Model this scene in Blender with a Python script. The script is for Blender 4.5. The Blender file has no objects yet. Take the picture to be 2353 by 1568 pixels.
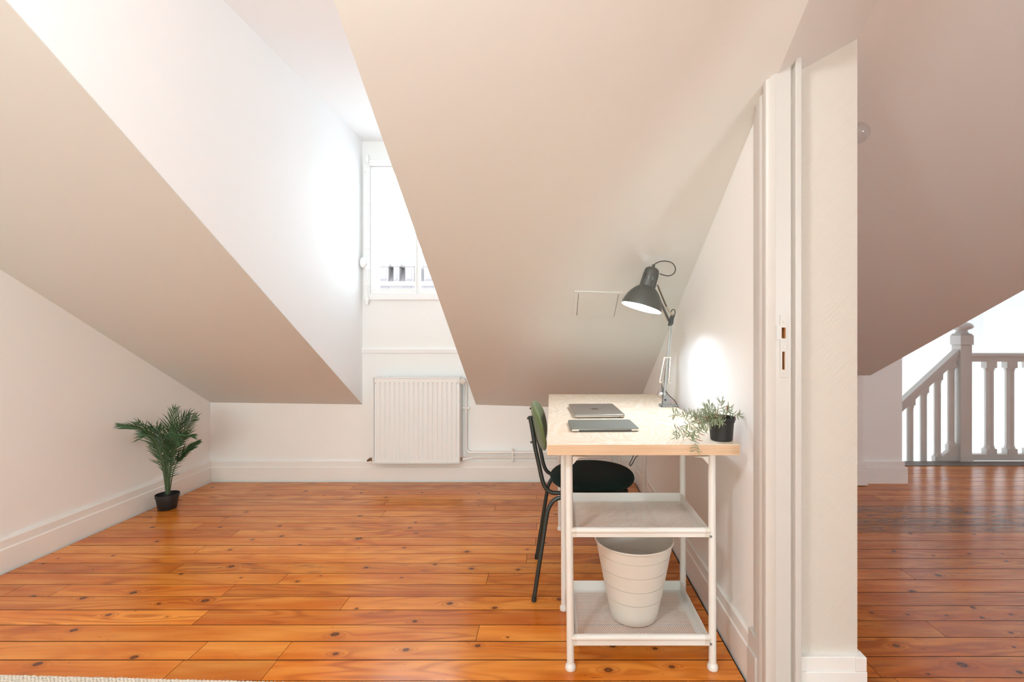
import bpy, bmesh, math, random
from mathutils import Vector, Matrix

# ------------------------------------------------------------------ camera, world, lights, exposure
F = 1100.0                      # focal length in pixels of the 2353 px wide frame
K = F / 1180.0                  # depths below are written in units of 1/K metres
H = 1.09                        # eye height
UC, VC = 1266.0, 765.0          # vanishing point of the room's depth axis
scene = bpy.context.scene
COL = scene.collection

cam = bpy.data.cameras.new('camera')
cam.sensor_fit = 'HORIZONTAL'
cam.sensor_width = 36.0
cam.lens = F / 2353.0 * 36.0
cam.shift_x = -(UC - 1176.5) / 2353.0
cam.shift_y = -(784.0 - VC) / 2353.0
cam.clip_start = 0.02
camo = bpy.data.objects.new('camera', cam)
COL.objects.link(camo)
camo.location = (0, 0, H)
camo.rotation_euler = (math.pi / 2, 0, 0)
scene.camera = camo

scene.view_settings.view_transform = 'Standard'
scene.view_settings.look = 'None'
scene.view_settings.gamma = 1.0
scene.view_settings.use_curve_mapping = False
scene.view_settings.exposure = 0.0
scene.cycles.max_bounces = 12
scene.cycles.diffuse_bounces = 8
scene.cycles.glossy_bounces = 4
scene.cycles.transparent_max_bounces = 12
scene.cycles.sample_clamp_indirect = 6.0
scene.cycles.caustics_reflective = False
scene.cycles.caustics_refractive = False
scene.cycles.use_denoising = True

world = bpy.data.worlds.new('overcast_sky')
scene.world = world
world.use_nodes = True
wn = world.node_tree
wn.nodes['Background'].inputs['Color'].default_value = (0.84, 0.945, 1.0, 1)
wn.nodes['Background'].inputs['Strength'].default_value = 5.7


def lamp(name, kind, loc, power, color, size=0.3, size_y=None, rot=(0, 0, 0), portal=False):
    l = bpy.data.lights.new(name, kind)
    l.energy = power
    l.color = color
    if kind == 'AREA':
        l.shape = 'RECTANGLE' if size_y else 'DISK'
        l.size = size
        if size_y:
            l.size_y = size_y
        if portal:
            l.cycles.is_portal = True
    else:
        l.shadow_soft_size = size
    o = bpy.data.objects.new(name, l)
    COL.objects.link(o)
    o.location = loc
    o.rotation_euler = rot
    return o


# sky portal in the dormer window, daylight beside the stairwell, and added fill lights out of view
lamp('window_portal', 'AREA', (-0.97, 3.80, 1.85), 1, (1, 1, 1), 0.78, 1.0, (-math.pi / 2, 0, 0), portal=True)
lamp('stair_window_daylight', 'AREA', (2.62, 5.25, 0.75), 7, (0.92, 0.96, 1.0), 1.6, 1.4, (0, -math.pi / 2, 0))
lamp('room_fill_light', 'POINT', (-0.75, 0.05, 2.18), 62, (0.88, 0.95, 0.97), 0.10)  # added fill above the view, brightens walls and slopes; no fixture hangs here
lamp('rear_fill_light', 'AREA', (-0.2, -4.9, 1.25), 140, (0.74, 0.97, 0.95), 2.2, 1.8, (math.radians(90), 0, math.radians(7)))  # added soft fill before the rear wall, which has no window opening
lamp('hall_fill_light', 'POINT', (1.9, -1.7, 1.35), 94, (0.84, 0.95, 1.0), 0.15)  # added fill in the unseen near end of the hall, brightens its ceiling


# ------------------------------------------------------------------ helpers
def P(u, v, d):
    """picture position + depth -> point of the place"""
    return Vector(((u - UC) / 1180.0 * d, d * K, H - (v - VC) / 1180.0 * d))


def yy(d):
    return d * K


class MB:
    def __init__(s):
        s.v = []; s.f = []; s.m = []

    def add(s, vs, fs, mi=0):
        b = len(s.v)
        s.v += [tuple(x) for x in vs]
        for f in fs:
            s.f.append(tuple(b + i for i in f)); s.m.append(mi)

    def box(s, x0, x1, y0, y1, z0, z1, mi=0, M=None):
        vs = [Vector((x, y, z)) for x in (x0, x1) for y in (y0, y1) for z in (z0, z1)]
        if M is not None:
            vs = [M @ v for v in vs]
        s.add(vs, [(0, 1, 3, 2), (4, 6, 7, 5), (0, 4, 5, 1), (2, 3, 7, 6), (0, 2, 6, 4), (1, 5, 7, 3)], mi)

    def prism(s, poly, axis, a, b, mi=0):
        """poly: list of 2D points; axis: extrusion axis index; the other two axes in order"""
        n = len(poly); vs = []
        for t in (a, b):
            for p in poly:
                c = [0, 0, 0]
                o = [i for i in range(3) if i != axis]
                c[axis] = t; c[o[0]] = p[0]; c[o[1]] = p[1]
                vs.append(c)
        fs = [tuple(range(n)), tuple(range(2 * n - 1, n - 1, -1))]
        for i in range(n):
            j = (i + 1) % n
            fs.append((i, i + n, j + n, j))
        s.add(vs, fs, mi)

    def hexa(s, low, high, mi=0):
        """low, high: two quads of 3D points"""
        s.add(list(low) + list(high), [(0, 3, 2, 1), (4, 5, 6, 7), (0, 1, 5, 4), (1, 2, 6, 5), (2, 3, 7, 6), (3, 0, 4, 7)], mi)

    def tube(s, pts, r, n=10, mi=0, flat=1.0, cap=True, up=None):
        pts = [Vector(p) for p in pts]
        m = len(pts)
        rs = r if isinstance(r, (list, tuple)) else [r] * m
        vs = []
        t0 = (pts[1] - pts[0]).normalized()
        ref = Vector(up) if up else (Vector((0, 0, 1)) if abs(t0.z) < 0.9 else Vector((1, 0, 0)))
        nrm = (ref - t0 * ref.dot(t0)).normalized()
        for i in range(m):
            if i == 0: t = pts[1] - pts[0]
            elif i == m - 1: t = pts[-1] - pts[-2]
            else: t = (pts[i + 1] - pts[i]).normalized() + (pts[i] - pts[i - 1]).normalized()
            if t.length < 1e-9: t = t0
            t = t.normalized()
            nrm = nrm - t * nrm.dot(t)
            if nrm.length < 1e-6: nrm = t.orthogonal()
            nrm.normalize()
            bi = t.cross(nrm)
            for k in range(n):
                a = 2 * math.pi * k / n
                vs.append(pts[i] + nrm * (math.cos(a) * rs[i] * flat) + bi * (math.sin(a) * rs[i]))
        fs = []
        for i in range(m - 1):
            for k in range(n):
                a = i * n + k; b = i * n + (k + 1) % n
                fs.append((a, b, b + n, a + n))
        if cap:
            fs.append(tuple(range(n - 1, -1, -1)))
            fs.append(tuple((m - 1) * n + k for k in range(n)))
        s.add(vs, fs, mi)

    def lathe(s, prof, n=32, M=None, mi=0, skip=None):
        """prof: (r, z) points; closes to the axis where r == 0"""
        vs = []; fs = []; idx = []
        for (r, z) in prof:
            if r < 1e-7:
                idx.append([len(vs)] * n); vs.append(Vector((0, 0, z)))
            else:
                idx.append([len(vs) + k for k in range(n)])
                for k in range(n):
                    a = 2 * math.pi * k / n
                    vs.append(Vector((r * math.cos(a), r * math.sin(a), z)))
        for i in range(len(prof) - 1):
            for k in range(n):
                if skip and skip(i, k): continue
                q = [idx[i][k], idx[i][(k + 1) % n], idx[i + 1][(k + 1) % n], idx[i + 1][k]]
                qq = []
                for a in q:
                    if a not in qq: qq.append(a)
                if len(qq) > 2: fs.append(tuple(qq))
        if M is not None: vs = [M @ v for v in vs]
        s.add(vs, fs, mi)

    def ball(s, c, r, n=12, mi=0):
        rx, ry, rz = r if isinstance(r, (list, tuple)) else (r, r, r)
        prof = [(math.sin(math.pi * i / n), -math.cos(math.pi * i / n)) for i in range(n + 1)]
        prof[0] = (0, -1); prof[-1] = (0, 1)
        M = Matrix.Translation(c) @ Matrix.Diagonal((rx, ry, rz, 1))
        s.lathe(prof, 2 * n, M, mi)

    def build(s, name, mats, parent=None, smooth=35, bevel=0, fix=True):
        me = bpy.data.meshes.new(name)
        me.from_pydata(s.v, [], s.f)
        if not isinstance(mats, (list, tuple)): mats = [mats]
        for m in mats: me.materials.append(m)
        for p, mi in zip(me.polygons, s.m): p.material_index = mi
        me.validate()
        if fix:
            bm = bmesh.new(); bm.from_mesh(me)
            bmesh.ops.recalc_face_normals(bm, faces=bm.faces)
            bm.to_mesh(me); bm.free()
        if smooth:
            me.shade_smooth()
            me.set_sharp_from_angle(angle=math.radians(smooth))
        me.update()
        o = bpy.data.objects.new(name, me)
        COL.objects.link(o)
        if parent is not None:
            o.parent = parent
            o.location = -Vector(parent.location) if parent.rotation_euler[2] == 0 else o.location
        if bevel:
            b = o.modifiers.new('bevel', 'BEVEL'); b.width = bevel; b.segments = 2; b.limit_method = 'ANGLE'
        return o


def thing(name, loc, label, cat, group=None):
    o = bpy.data.objects.new(name, None)
    COL.objects.link(o)
    o.empty_display_size = 0.05
    o.location = loc
    tag(o, label, cat, group)
    return o


def tag(o, label, cat, group=None):
    o['label'] = label
    if cat: o['category'] = cat
    if group: o['group'] = group
    return o


def part(mb, name, mat, root, **kw):
    """parts are modelled in world coordinates; child offset cancels the root's location"""
    return mb.build(name, mat, root, **kw)


def sub(mb, name, mat, par, **kw):
    o = mb.build(name, mat, None, **kw)
    o.parent = par          # the part already carries the offset
    return o


def struct(o):
    o['kind'] = 'structure'
    return o


def arc(c, r, a0, a1, n, plane='xz', third=0.0):
    out = []
    for i in range(n + 1):
        a = math.radians(a0 + (a1 - a0) * i / n)
        x = c[0] + r * math.cos(a); z = c[1] + r * math.sin(a)
        if plane == 'xz': out.append((x, third, z))
        elif plane == 'yz': out.append((third, x, z))
        else: out.append((x, z, third))
    return out


def smooth_path(pts, n=8):
    """Catmull-Rom through points"""
    pts = [Vector(p) for p in pts]
    out = []
    for i in range(len(pts) - 1):
        p0 = pts[max(i - 1, 0)]; p1 = pts[i]; p2 = pts[i + 1]; p3 = pts[min(i + 2, len(pts) - 1)]
        for k in range(n):
            t = k / n
            out.append(0.5 * ((2 * p1) + (p2 - p0) * t + (2 * p0 - 5 * p1 + 4 * p2 - p3) * t * t + (3 * p1 - p0 - 3 * p2 + p3) * t ** 3))
    out.append(pts[-1])
    return out


# ------------------------------------------------------------------ materials
class NT:
    def __init__(s, name):
        s.mat = bpy.data.materials.new(name); s.mat.use_nodes = True
        s.t = s.mat.node_tree
        s.b = s.t.nodes['Principled BSDF']
        s.out = s.t.nodes['Material Output']

    def n(s, kind, **kw):
        nd = s.t.nodes.new(kind)
        for k, v in kw.items():
            if k.startswith('i_'):
                key = k[2:]
                key = int(key) if key.isdigit() else key.replace('_', ' ')
                nd.inputs[key].default_value = v
            else: setattr(nd, k, v)
        return nd

    def l(s, a, b): s.t.links.new(a, b)

    def math(s, op, a, b=None, c=None):
        nd = s.n('ShaderNodeMath', operation=op)
        for i, x in enumerate((a, b, c)):
            if x is None: continue
            if isinstance(x, (int, float)): nd.inputs[i].default_value = x
            else: s.l(x, nd.inputs[i])
        return nd.outputs[0]

    def mix(s, fac, a, b, mode='MIX'):
        nd = s.n('ShaderNodeMix', data_type='RGBA', blend_type=mode)
        for i, x in ((0, fac), (6, a), (7, b)):
            if isinstance(x, (int, float)): nd.inputs[i].default_value = x
            elif isinstance(x, tuple): nd.inputs[i].default_value = x if len(x) == 4 else (*x, 1)
            else: s.l(x, nd.inputs[i])
        return nd.outputs[2]

    def ramp(s, x, stops):
        nd = s.n('ShaderNodeValToRGB')
        e = nd.color_ramp.elements
        while len(e) < len(stops): e.new(0.5)
        for el, (p, c) in zip(e, stops):
            el.position = p; el.color = c if len(c) == 4 else (*c, 1)
        s.l(x, nd.inputs[0])
        return nd.outputs[0]

    def bump(s, h, strength, dist=0.001):
        nd = s.n('ShaderNodeBump'); nd.inputs['Strength'].default_value = strength
        nd.inputs['Distance'].default_value = dist
        s.l(h, nd.inputs['Height']); s.l(nd.outputs[0], s.b.inputs['Normal'])


def simple(name, col, rough=0.5, metal=0.0, spec=0.5, var=0.0, vscale=30, bump=0.0, bscale=200, coat=0.0):
    m = NT(name)
    m.b.inputs['Base Color'].default_value = (*col, 1)
    m.b.inputs['Roughness'].default_value = rough
    m.b.inputs['Metallic'].default_value = metal
    m.b.inputs['Specular IOR Level'].default_value = spec
    m.b.inputs['Coat Weight'].default_value = coat
    tc = m.n('ShaderNodeTexCoord')
    nz = m.n('ShaderNodeTexNoise', i_Scale=vscale, i_Detail=3.0)
    m.l(tc.outputs['Object'], nz.inputs['Vector'])
    v = max(var, 0.01)
    m.l(m.mix(nz.outputs['Fac'], tuple(c * (1 - v) for c in col), tuple(min(1, c * (1 + v)) for c in col)), m.b.inputs['Base Color'])
    if bump:
        n2 = m.n('ShaderNodeTexNoise', i_Scale=bscale, i_Detail=2.0)
        m.l(tc.outputs['Object'], n2.inputs['Vector'])
        m.bump(n2.outputs['Fac'], bump)
    return m.mat


def wallpaper(name, col, axis, strength=0.5, scale=1.0):
    """painted woodchip / woven wallpaper: fine square weave with diagonal ribs. axis = wall normal"""
    m = NT(name)
    m.b.inputs['Roughness'].default_value = 0.62
    m.b.inputs['Specular IOR Level'].default_value = 0.3
    tc = m.n('ShaderNodeTexCoord')
    sp = m.n('ShaderNodeSeparateXYZ'); m.l(tc.outputs['Object'], sp.inputs[0])
    a = sp.outputs['Y'] if axis == 'x' else sp.outputs['X']
    z = sp.outputs['Z']
    f = 2 * math.pi / (0.0048 * scale)
    wv = m.math('MULTIPLY', m.math('SINE', m.math('MULTIPLY', a, f)), m.math('SINE', m.math('MULTIPLY', z, f)))
    nz = m.n('ShaderNodeTexNoise', i_Scale=14.0 / scale, i_Detail=3.0)
    m.l(tc.outputs['Object'], nz.inputs['Vector'])
    dg = m.math('ADD', m.math('MULTIPLY', m.math('SUBTRACT', a, z), 2 * math.pi / (0.017 * scale)), m.math('MULTIPLY', nz.outputs['Fac'], 3.5))
    ds = m.math('POWER', m.math('MAXIMUM', m.math('SINE', dg), 0.0), 3.0)
    h = m.math('ADD', m.math('MULTIPLY', wv, 0.35), m.math('MULTIPLY', ds, 0.9))
    n2 = m.n('ShaderNodeTexNoise', i_Scale=2.0, i_Detail=2.0)
    m.l(tc.outputs['Object'], n2.inputs['Vector'])
    m.l(m.mix(n2.outputs['Fac'], tuple(c * 0.98 for c in col), tuple(min(1, c * 1.015) for c in col)), m.b.inputs['Base Color'])
    m.bump(h, strength, 0.0012)
    return m.mat


WALLC = (0.865, 0.87, 0.865)
m_wall_x = wallpaper('white_wallpaper_side', WALLC, 'x', 0.13)
m_wall_y = wallpaper('white_wallpaper_back', WALLC, 'y', 0.12)
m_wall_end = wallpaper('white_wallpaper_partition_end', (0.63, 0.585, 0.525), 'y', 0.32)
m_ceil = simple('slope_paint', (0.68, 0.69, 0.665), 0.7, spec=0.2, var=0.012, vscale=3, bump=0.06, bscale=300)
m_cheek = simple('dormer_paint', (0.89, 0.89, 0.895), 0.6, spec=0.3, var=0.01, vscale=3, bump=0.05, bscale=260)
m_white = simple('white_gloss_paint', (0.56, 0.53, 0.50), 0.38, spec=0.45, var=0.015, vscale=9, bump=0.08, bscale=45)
m_skirt = simple('white_skirting_paint', (0.83, 0.82, 0.80), 0.42, spec=0.4, var=0.02, vscale=6, bump=0.12, bscale=30)
m_rad = simple('radiator_enamel', (0.80, 0.81, 0.81), 0.32, spec=0.5)
m_metal_white = simple('white_powder_coat', (0.72, 0.70, 0.67), 0.35, spec=0.5)
m_plastic_white = simple('white_plastic', (0.64, 0.60, 0.545), 0.4, bump=0.03, bscale=600)
m_brass = simple('old_brass', (0.30, 0.20, 0.13), 0.35, metal=0.9, var=0.15, vscale=80)
m_chrome = simple('chrome', (0.62, 0.62, 0.62), 0.22, metal=1.0)
m_dark_gap = simple('dark_gap', (0.010, 0.007, 0.005), 1.0, spec=0.0)
m_black_tube = simple('black_green_tube_enamel', (0.016, 0.021, 0.019), 0.35, spec=0.5)
m_black_pot = simple('black_pot_plastic', (0.013, 0.013, 0.014), 0.5, bump=0.05, bscale=400)
m_soil = simple('potting_soil', (0.03, 0.022, 0.016), 0.95, var=0.5, vscale=120, bump=0.8, bscale=150)
m_lamp = simple('anthracite_lamp_enamel', (0.072, 0.074, 0.066), 0.42, spec=0.5)
m_lamp_in = simple('lamp_white_inside', (0.88, 0.87, 0.84), 0.4)
m_steel = simple('brushed_steel_bar', (0.45, 0.45, 0.44), 0.28, metal=1.0)
m_darkbar = simple('dark_bar_enamel', (0.07, 0.075, 0.072), 0.35)
m_spring = simple('spring_steel', (0.75, 0.68, 0.58), 0.3, metal=1.0)
m_clamp = simple('grey_clamp_enamel', (0.19, 0.19, 0.185), 0.5)
m_cord = simple('dark_cord', (0.035, 0.028, 0.024), 0.5)
m_alu = simple('laptop_aluminium', (0.40, 0.385, 0.36), 0.34, metal=0.85, var=0.02)
m_alu_light = simple('laptop_edge_aluminium', (0.62, 0.60, 0.57), 0.3, metal=0.8)
m_logo = simple('laptop_logo', (0.05, 0.05, 0.048), 0.15, metal=0.6)
m_tabcov = simple('tablet_cover', (0.135, 0.140, 0.120), 0.55, bump=0.05, bscale=500)
m_tabdark = simple('tablet_case_edge', (0.07, 0.065, 0.06), 0.4)
m_hole = simple('port_black', (0.01, 0.01, 0.01), 0.6)
m_holewood = simple('bare_wood_in_strike', (0.42, 0.17, 0.05), 0.7, var=0.35, vscale=60)
m_palm = simple('palm_leaf', (0.028, 0.078, 0.026), 0.45, spec=0.4, var=0.35, vscale=25)
m_palmstem = simple('palm_stem', (0.075, 0.135, 0.07), 0.5, var=0.25, vscale=40)
m_leaf = simple('grey_green_leaf', (0.235, 0.275, 0.165), 0.6, var=0.25, vscale=90)
m_leafred = simple('reddish_leaf', (0.24, 0.075, 0.04), 0.6, var=0.25, vscale=90)
m_twig = simple('olive_twig', (0.17, 0.16, 0.08), 0.65, var=0.2, vscale=90)
m_glass = None


def fabric(name, col, sheen=0.2):
    m = NT(name)
    m.b.inputs['Roughness'].default_value = 0.9
    m.b.inputs['Sheen Weight'].default_value = sheen
    m.b.inputs['Specular IOR Level'].default_value = 0.15
    tc = m.n('ShaderNodeTexCoord')
    nz = m.n('ShaderNodeTexNoise', i_Scale=420.0, i_Detail=2.0)
    m.l(tc.outputs['Object'], nz.inputs['Vector'])
    m.l(m.mix(nz.outputs['Fac'], tuple(c * 0.7 for c in col), tuple(c * 1.3 for c in col)), m.b.inputs['Base Color'])
    m.bump(nz.outputs['Fac'], 0.4, 0.0008)
    return m.mat


m_fab_back = fabric('green_back_fabric', (0.105, 0.140, 0.050))
m_fab_seat = fabric('dark_green_seat_fabric', (0.005, 0.013, 0.010), 0.03)


def glass_mat(name, clear=0.93, tint=(0.97, 0.99, 1.0)):
    m = NT(name)
    tr = m.n('ShaderNodeBsdfTransparent'); tr.inputs[0].default_value = (*tint, 1)
    gl = m.n('ShaderNodeBsdfGlossy'); gl.inputs['Roughness'].default_value = 0.03
    fr = m.n('ShaderNodeFresnel'); fr.inputs[0].default_value = 1.45
    mx = m.n('ShaderNodeMixShader')
    lw = m.n('ShaderNodeLayerWeight'); lw.inputs[0].default_value = 0.35
    fac = m.math('ADD', 0.03, m.math('MULTIPLY', lw.outputs['Facing'], 0.22))
    m.l(fac, mx.inputs[0]); m.l(tr.outputs[0], mx.inputs[1]); m.l(gl.outputs[0], mx.inputs[2])
    m.l(mx.outputs[0], m.out.inputs[0])
    return m.mat


m_glass = glass_mat('window_glass')
m_globe = glass_mat('globe_glass', 0.95, (0.93, 0.95, 0.97))


def emis(name, col, st):
    m = NT(name)
    m.b.inputs['Base Color'].default_value = (0.8, 0.8, 0.8, 1)
    m.b.inputs['Emission Color'].default_value = (*col, 1)
    m.b.inputs['Emission Strength'].default_value = st
    return m.mat


m_bulb = emis('lit_bulb', (0.78, 0.87, 1.0), 325.0)


def floor_mat():
    m = NT('varnished_pine_boards')
    tc = m.n('ShaderNodeTexCoord')
    at = m.n('ShaderNodeAttribute', attribute_name='tint')       # r: lightness, g: redness, b: wear / seed
    sp = m.n('ShaderNodeSeparateColor'); m.l(at.outputs['Color'], sp.inputs[0])
    kn = m.n('ShaderNodeUVMap', uv_map='knot')
    ks = m.n('ShaderNodeSeparateXYZ'); m.l(kn.outputs[0], ks.inputs[0])
    pos = m.n('ShaderNodeSeparateXYZ'); m.l(tc.outputs['Object'], pos.inputs[0])
    kx, ky = ks.outputs['X'], ks.outputs['Y']
    r2 = m.math('ADD', m.math('MULTIPLY', kx, kx), m.math('MULTIPLY', ky, ky))
    r = m.math('SQRT', r2)
    seed = m.math('MULTIPLY', sp.outputs['Blue'], 61.0)
    # grain coordinates: stretched along x, shifted per board
    cx = m.math('ADD', m.math('MULTIPLY', pos.outputs['X'], 1.0), seed)
    cmb = m.n('ShaderNodeCombineXYZ')
    m.l(m.math('MULTIPLY', cx, 1.3), cmb.inputs[0])
    m.l(m.math('MULTIPLY', pos.outputs['Y'], 9.0), cmb.inputs[1]); m.l(seed, cmb.inputs[2])
    nA = m.n('ShaderNodeTexNoise', i_Scale=1.0, i_Detail=1.5, i_Roughness=0.45)
    m.l(cmb.outputs[0], nA.inputs['Vector'])
    # influence of the knot on the grain
    ex = m.math('MULTIPLY', kx, 0.32); ey = m.math('MULTIPLY', ky, 0.62)
    inf = m.math('EXPONENT', m.math('MULTIPLY', m.math('ADD', m.math('MULTIPLY', ex, ex), m.math('MULTIPLY', ey, ey)), -1.0))
    phase = m.math('ADD', m.math('MULTIPLY', nA.outputs['Fac'], 62.0), m.math('MULTIPLY', inf, 16.0))
    nF = m.n('ShaderNodeTexNoise', i_Scale=1.0, i_Detail=3.0)
    cm2 = m.n('ShaderNodeCombineXYZ')
    m.l(m.math('MULTIPLY', cx, 5.0), cm2.inputs[0]); m.l(m.math('MULTIPLY', pos.outputs['Y'], 260.0), cm2.inputs[1]); m.l(seed, cm2.inputs[2])
    m.l(cm2.outputs[0], nF.inputs['Vector'])
    phase = m.math('ADD', phase, m.math('MULTIPLY', nF.outputs['Fac'], 1.2))
    ln = m.math('ADD', m.math('MULTIPLY', m.math('SINE', phase), 0.5), 0.5)
    ln = m.math('POWER', ln, 2.2)
    # strength of the lines varies along the board
    nB = m.n('ShaderNodeTexNoise', i_Scale=1.0, i_Detail=1.0)
    cm3 = m.n('ShaderNodeCombineXYZ')
    m.l(m.math('MULTIPLY', cx, 1.1), cm3.inputs[0]); m.l(m.math('MULTIPLY', pos.outputs['Y'], 6.0), cm3.inputs[1]); m.l(seed, cm3.inputs[2])
    m.l(cm3.outputs[0], nB.inputs['Vector'])
    lstr = m.math('MULTIPLY', m.math('SMOOTHSTEP', 0.35, 0.75, nB.outputs['Fac']) if False else m.ramp(nB.outputs['Fac'], [(0.38, (0.14,) * 3), (0.68, (1.0,) * 3)]), 0.66)
    light = (0.80, 0.300, 0.048); mid = (0.62, 0.160, 0.012); dark = (0.30, 0.050, 0.003)
    nC = m.n('ShaderNodeTexNoise', i_Scale=1.0, i_Detail=2.0)
    cm4 = m.n('ShaderNodeCombineXYZ')
    m.l(m.math('MULTIPLY', cx, 2.2), cm4.inputs[0]); m.l(m.math('MULTIPLY', pos.outputs['Y'], 16.0), cm4.inputs[1]); m.l(m.math('ADD', seed, 7.0), cm4.inputs[2])
    m.l(cm4.outputs[0], nC.inputs['Vector'])
    base = m.mix(m.ramp(nC.outputs['Fac'], [(0.34, (0, 0, 0)), (0.66, (1, 1, 1))]), mid, light)
    col = m.mix(m.math('MULTIPLY', ln, lstr), base, dark)
    col = m.mix(m.math('MULTIPLY', nF.outputs['Fac'], 0.45), col, (0.38, 0.09, 0.008))
    # amber halo, dark ring and heart of each knot
    halo = m.math('MULTIPLY', m.math('EXPONENT', m.math('MULTIPLY', r2, -0.30)), 0.60)
    col = m.mix(halo, col, (0.25, 0.050, 0.007))
    nK = m.n('ShaderNodeTexNoise', i_Scale=2.0, i_Detail=2.0); m.l(kn.outputs[0], nK.inputs['Vector'])
    rw = m.math('ADD', r, m.math('MULTIPLY', m.math('SUBTRACT', nK.outputs['Fac'], 0.5), 0.9))
    heart = m.ramp(m.math('MULTIPLY', rw, 0.5), [(0.0, (0.12, 0.12, 0.12)), (0.20, (0.55, 0.55, 0.55)), (0.40, (1, 1, 1)), (0.62, (0, 0, 0))])
    col = m.mix(m.math('MULTIPLY', heart, 0.96), col, (0.030, 0.008, 0.002))
    core = m.ramp(m.math('MULTIPLY', rw, 0.5), [(0.0, (1, 1, 1)), (0.33, (0.6, 0.6, 0.6)), (0.42, (0, 0, 0))])
    col = m.mix(m.math('MULTIPLY', core, 0.65), col, (0.120, 0.030, 0.008))
    # per-board tone
    hs = m.n('ShaderNodeMix', data_type='RGBA', blend_type='MULTIPLY'); hs.inputs[0].default_value = 1.0
    m.l(col, hs.inputs[6])
    tone = m.n('ShaderNodeCombineColor')
    v = m.math('MULTIPLY', sp.outputs['Red'], 2.0)
    m.l(v, tone.inputs[0])
    m.l(m.math('MULTIPLY', v, m.math('SUBTRACT', 1.5, sp.outputs['Green'])), tone.inputs[1])
    m.l(m.math('MULTIPLY', v, m.math('SUBTRACT', 2.0, m.math('MULTIPLY', sp.outputs['Green'], 2.0))), tone.inputs[2])
    m.l(tone.outputs[0], hs.inputs[7])
    # scuffs / grey wear
    at2 = m.n('ShaderNodeAttribute', attribute_name='wear')
    nS = m.n('ShaderNodeTexNoise', i_Scale=1.0, i_Detail=5.0, i_Roughness=0.7)
    cm5 = m.n('ShaderNodeCombineXYZ')
    m.l(m.math('MULTIPLY', cx, 9.0), cm5.inputs[0]); m.l(m.math('MULTIPLY', pos.outputs['Y'], 70.0), cm5.inputs[1]); m.l(seed, cm5.inputs[2])
    m.l(cm5.outputs[0], nS.inputs['Vector'])
    sc = m.ramp(nS.outputs['Fac'], [(0.54, (0, 0, 0)), (0.62, (1, 1, 1))])
    sw = m.n('ShaderNodeSeparateColor'); m.l(at2.outputs['Color'], sw.inputs[0])
    col2 = m.mix(m.math('MULTIPLY', sc, m.math('MULTIPLY', sw.outputs['Red'], 0.8)), hs.outputs[2], (0.075, 0.040, 0.028))
    col2 = m.mix(m.math('MULTIPLY', sw.outputs['Green'], m.math('ADD', 0.35, m.math('MULTIPLY', nS.outputs['Fac'], 0.9))), col2, (0.045, 0.032, 0.024))
    # a few fine scratches everywhere
    nT = m.n('ShaderNodeTexNoise', i_Scale=1.0, i_Detail=2.0)
    cm6 = m.n('ShaderNodeCombineXYZ')
    m.l(m.math('MULTIPLY', cx, 22.0), cm6.inputs[0]); m.l(m.math('MULTIPLY', pos.outputs['Y'], 120.0), cm6.inputs[1]); m.l(seed, cm6.inputs[2])
    m.l(cm6.outputs[0], nT.inputs['Vector'])
    tick = m.ramp(nT.outputs['Fac'], [(0.735, (0, 0, 0)), (0.76, (0.75, 0.75, 0.75))])
    col2 = m.mix(tick, col2, (0.14, 0.038, 0.010))
    m.l(col2, m.b.inputs['Base Color'])
    nR = m.n('ShaderNodeTexNoise', i_Scale=3.0, i_Detail=3.0); m.l(tc.outputs['Object'], nR.inputs['Vector'])
    rr = m.math('ADD', 0.15, m.math('MULTIPLY', nR.outputs['Fac'], 0.12))
    m.l(rr, m.b.inputs['Roughness'])
    m.b.inputs['Specular IOR Level'].default_value = 0.5
    nW = m.n('ShaderNodeTexNoise', i_Scale=1.0, i_Detail=2.0)
    cm7 = m.n('ShaderNodeCombineXYZ')
    m.l(m.math('MULTIPLY', cx, 2.5), cm7.inputs[0]); m.l(m.math('MULTIPLY', pos.outputs['Y'], 14.0), cm7.inputs[1]); m.l(seed, cm7.inputs[2])
    m.l(cm7.outputs[0], nW.inputs['Vector'])
    hh = m.math('ADD', nW.outputs['Fac'], m.math('MULTIPLY', ln, -0.03))
    m.bump(hh, 0.10, 0.004)
    return m.mat


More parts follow.
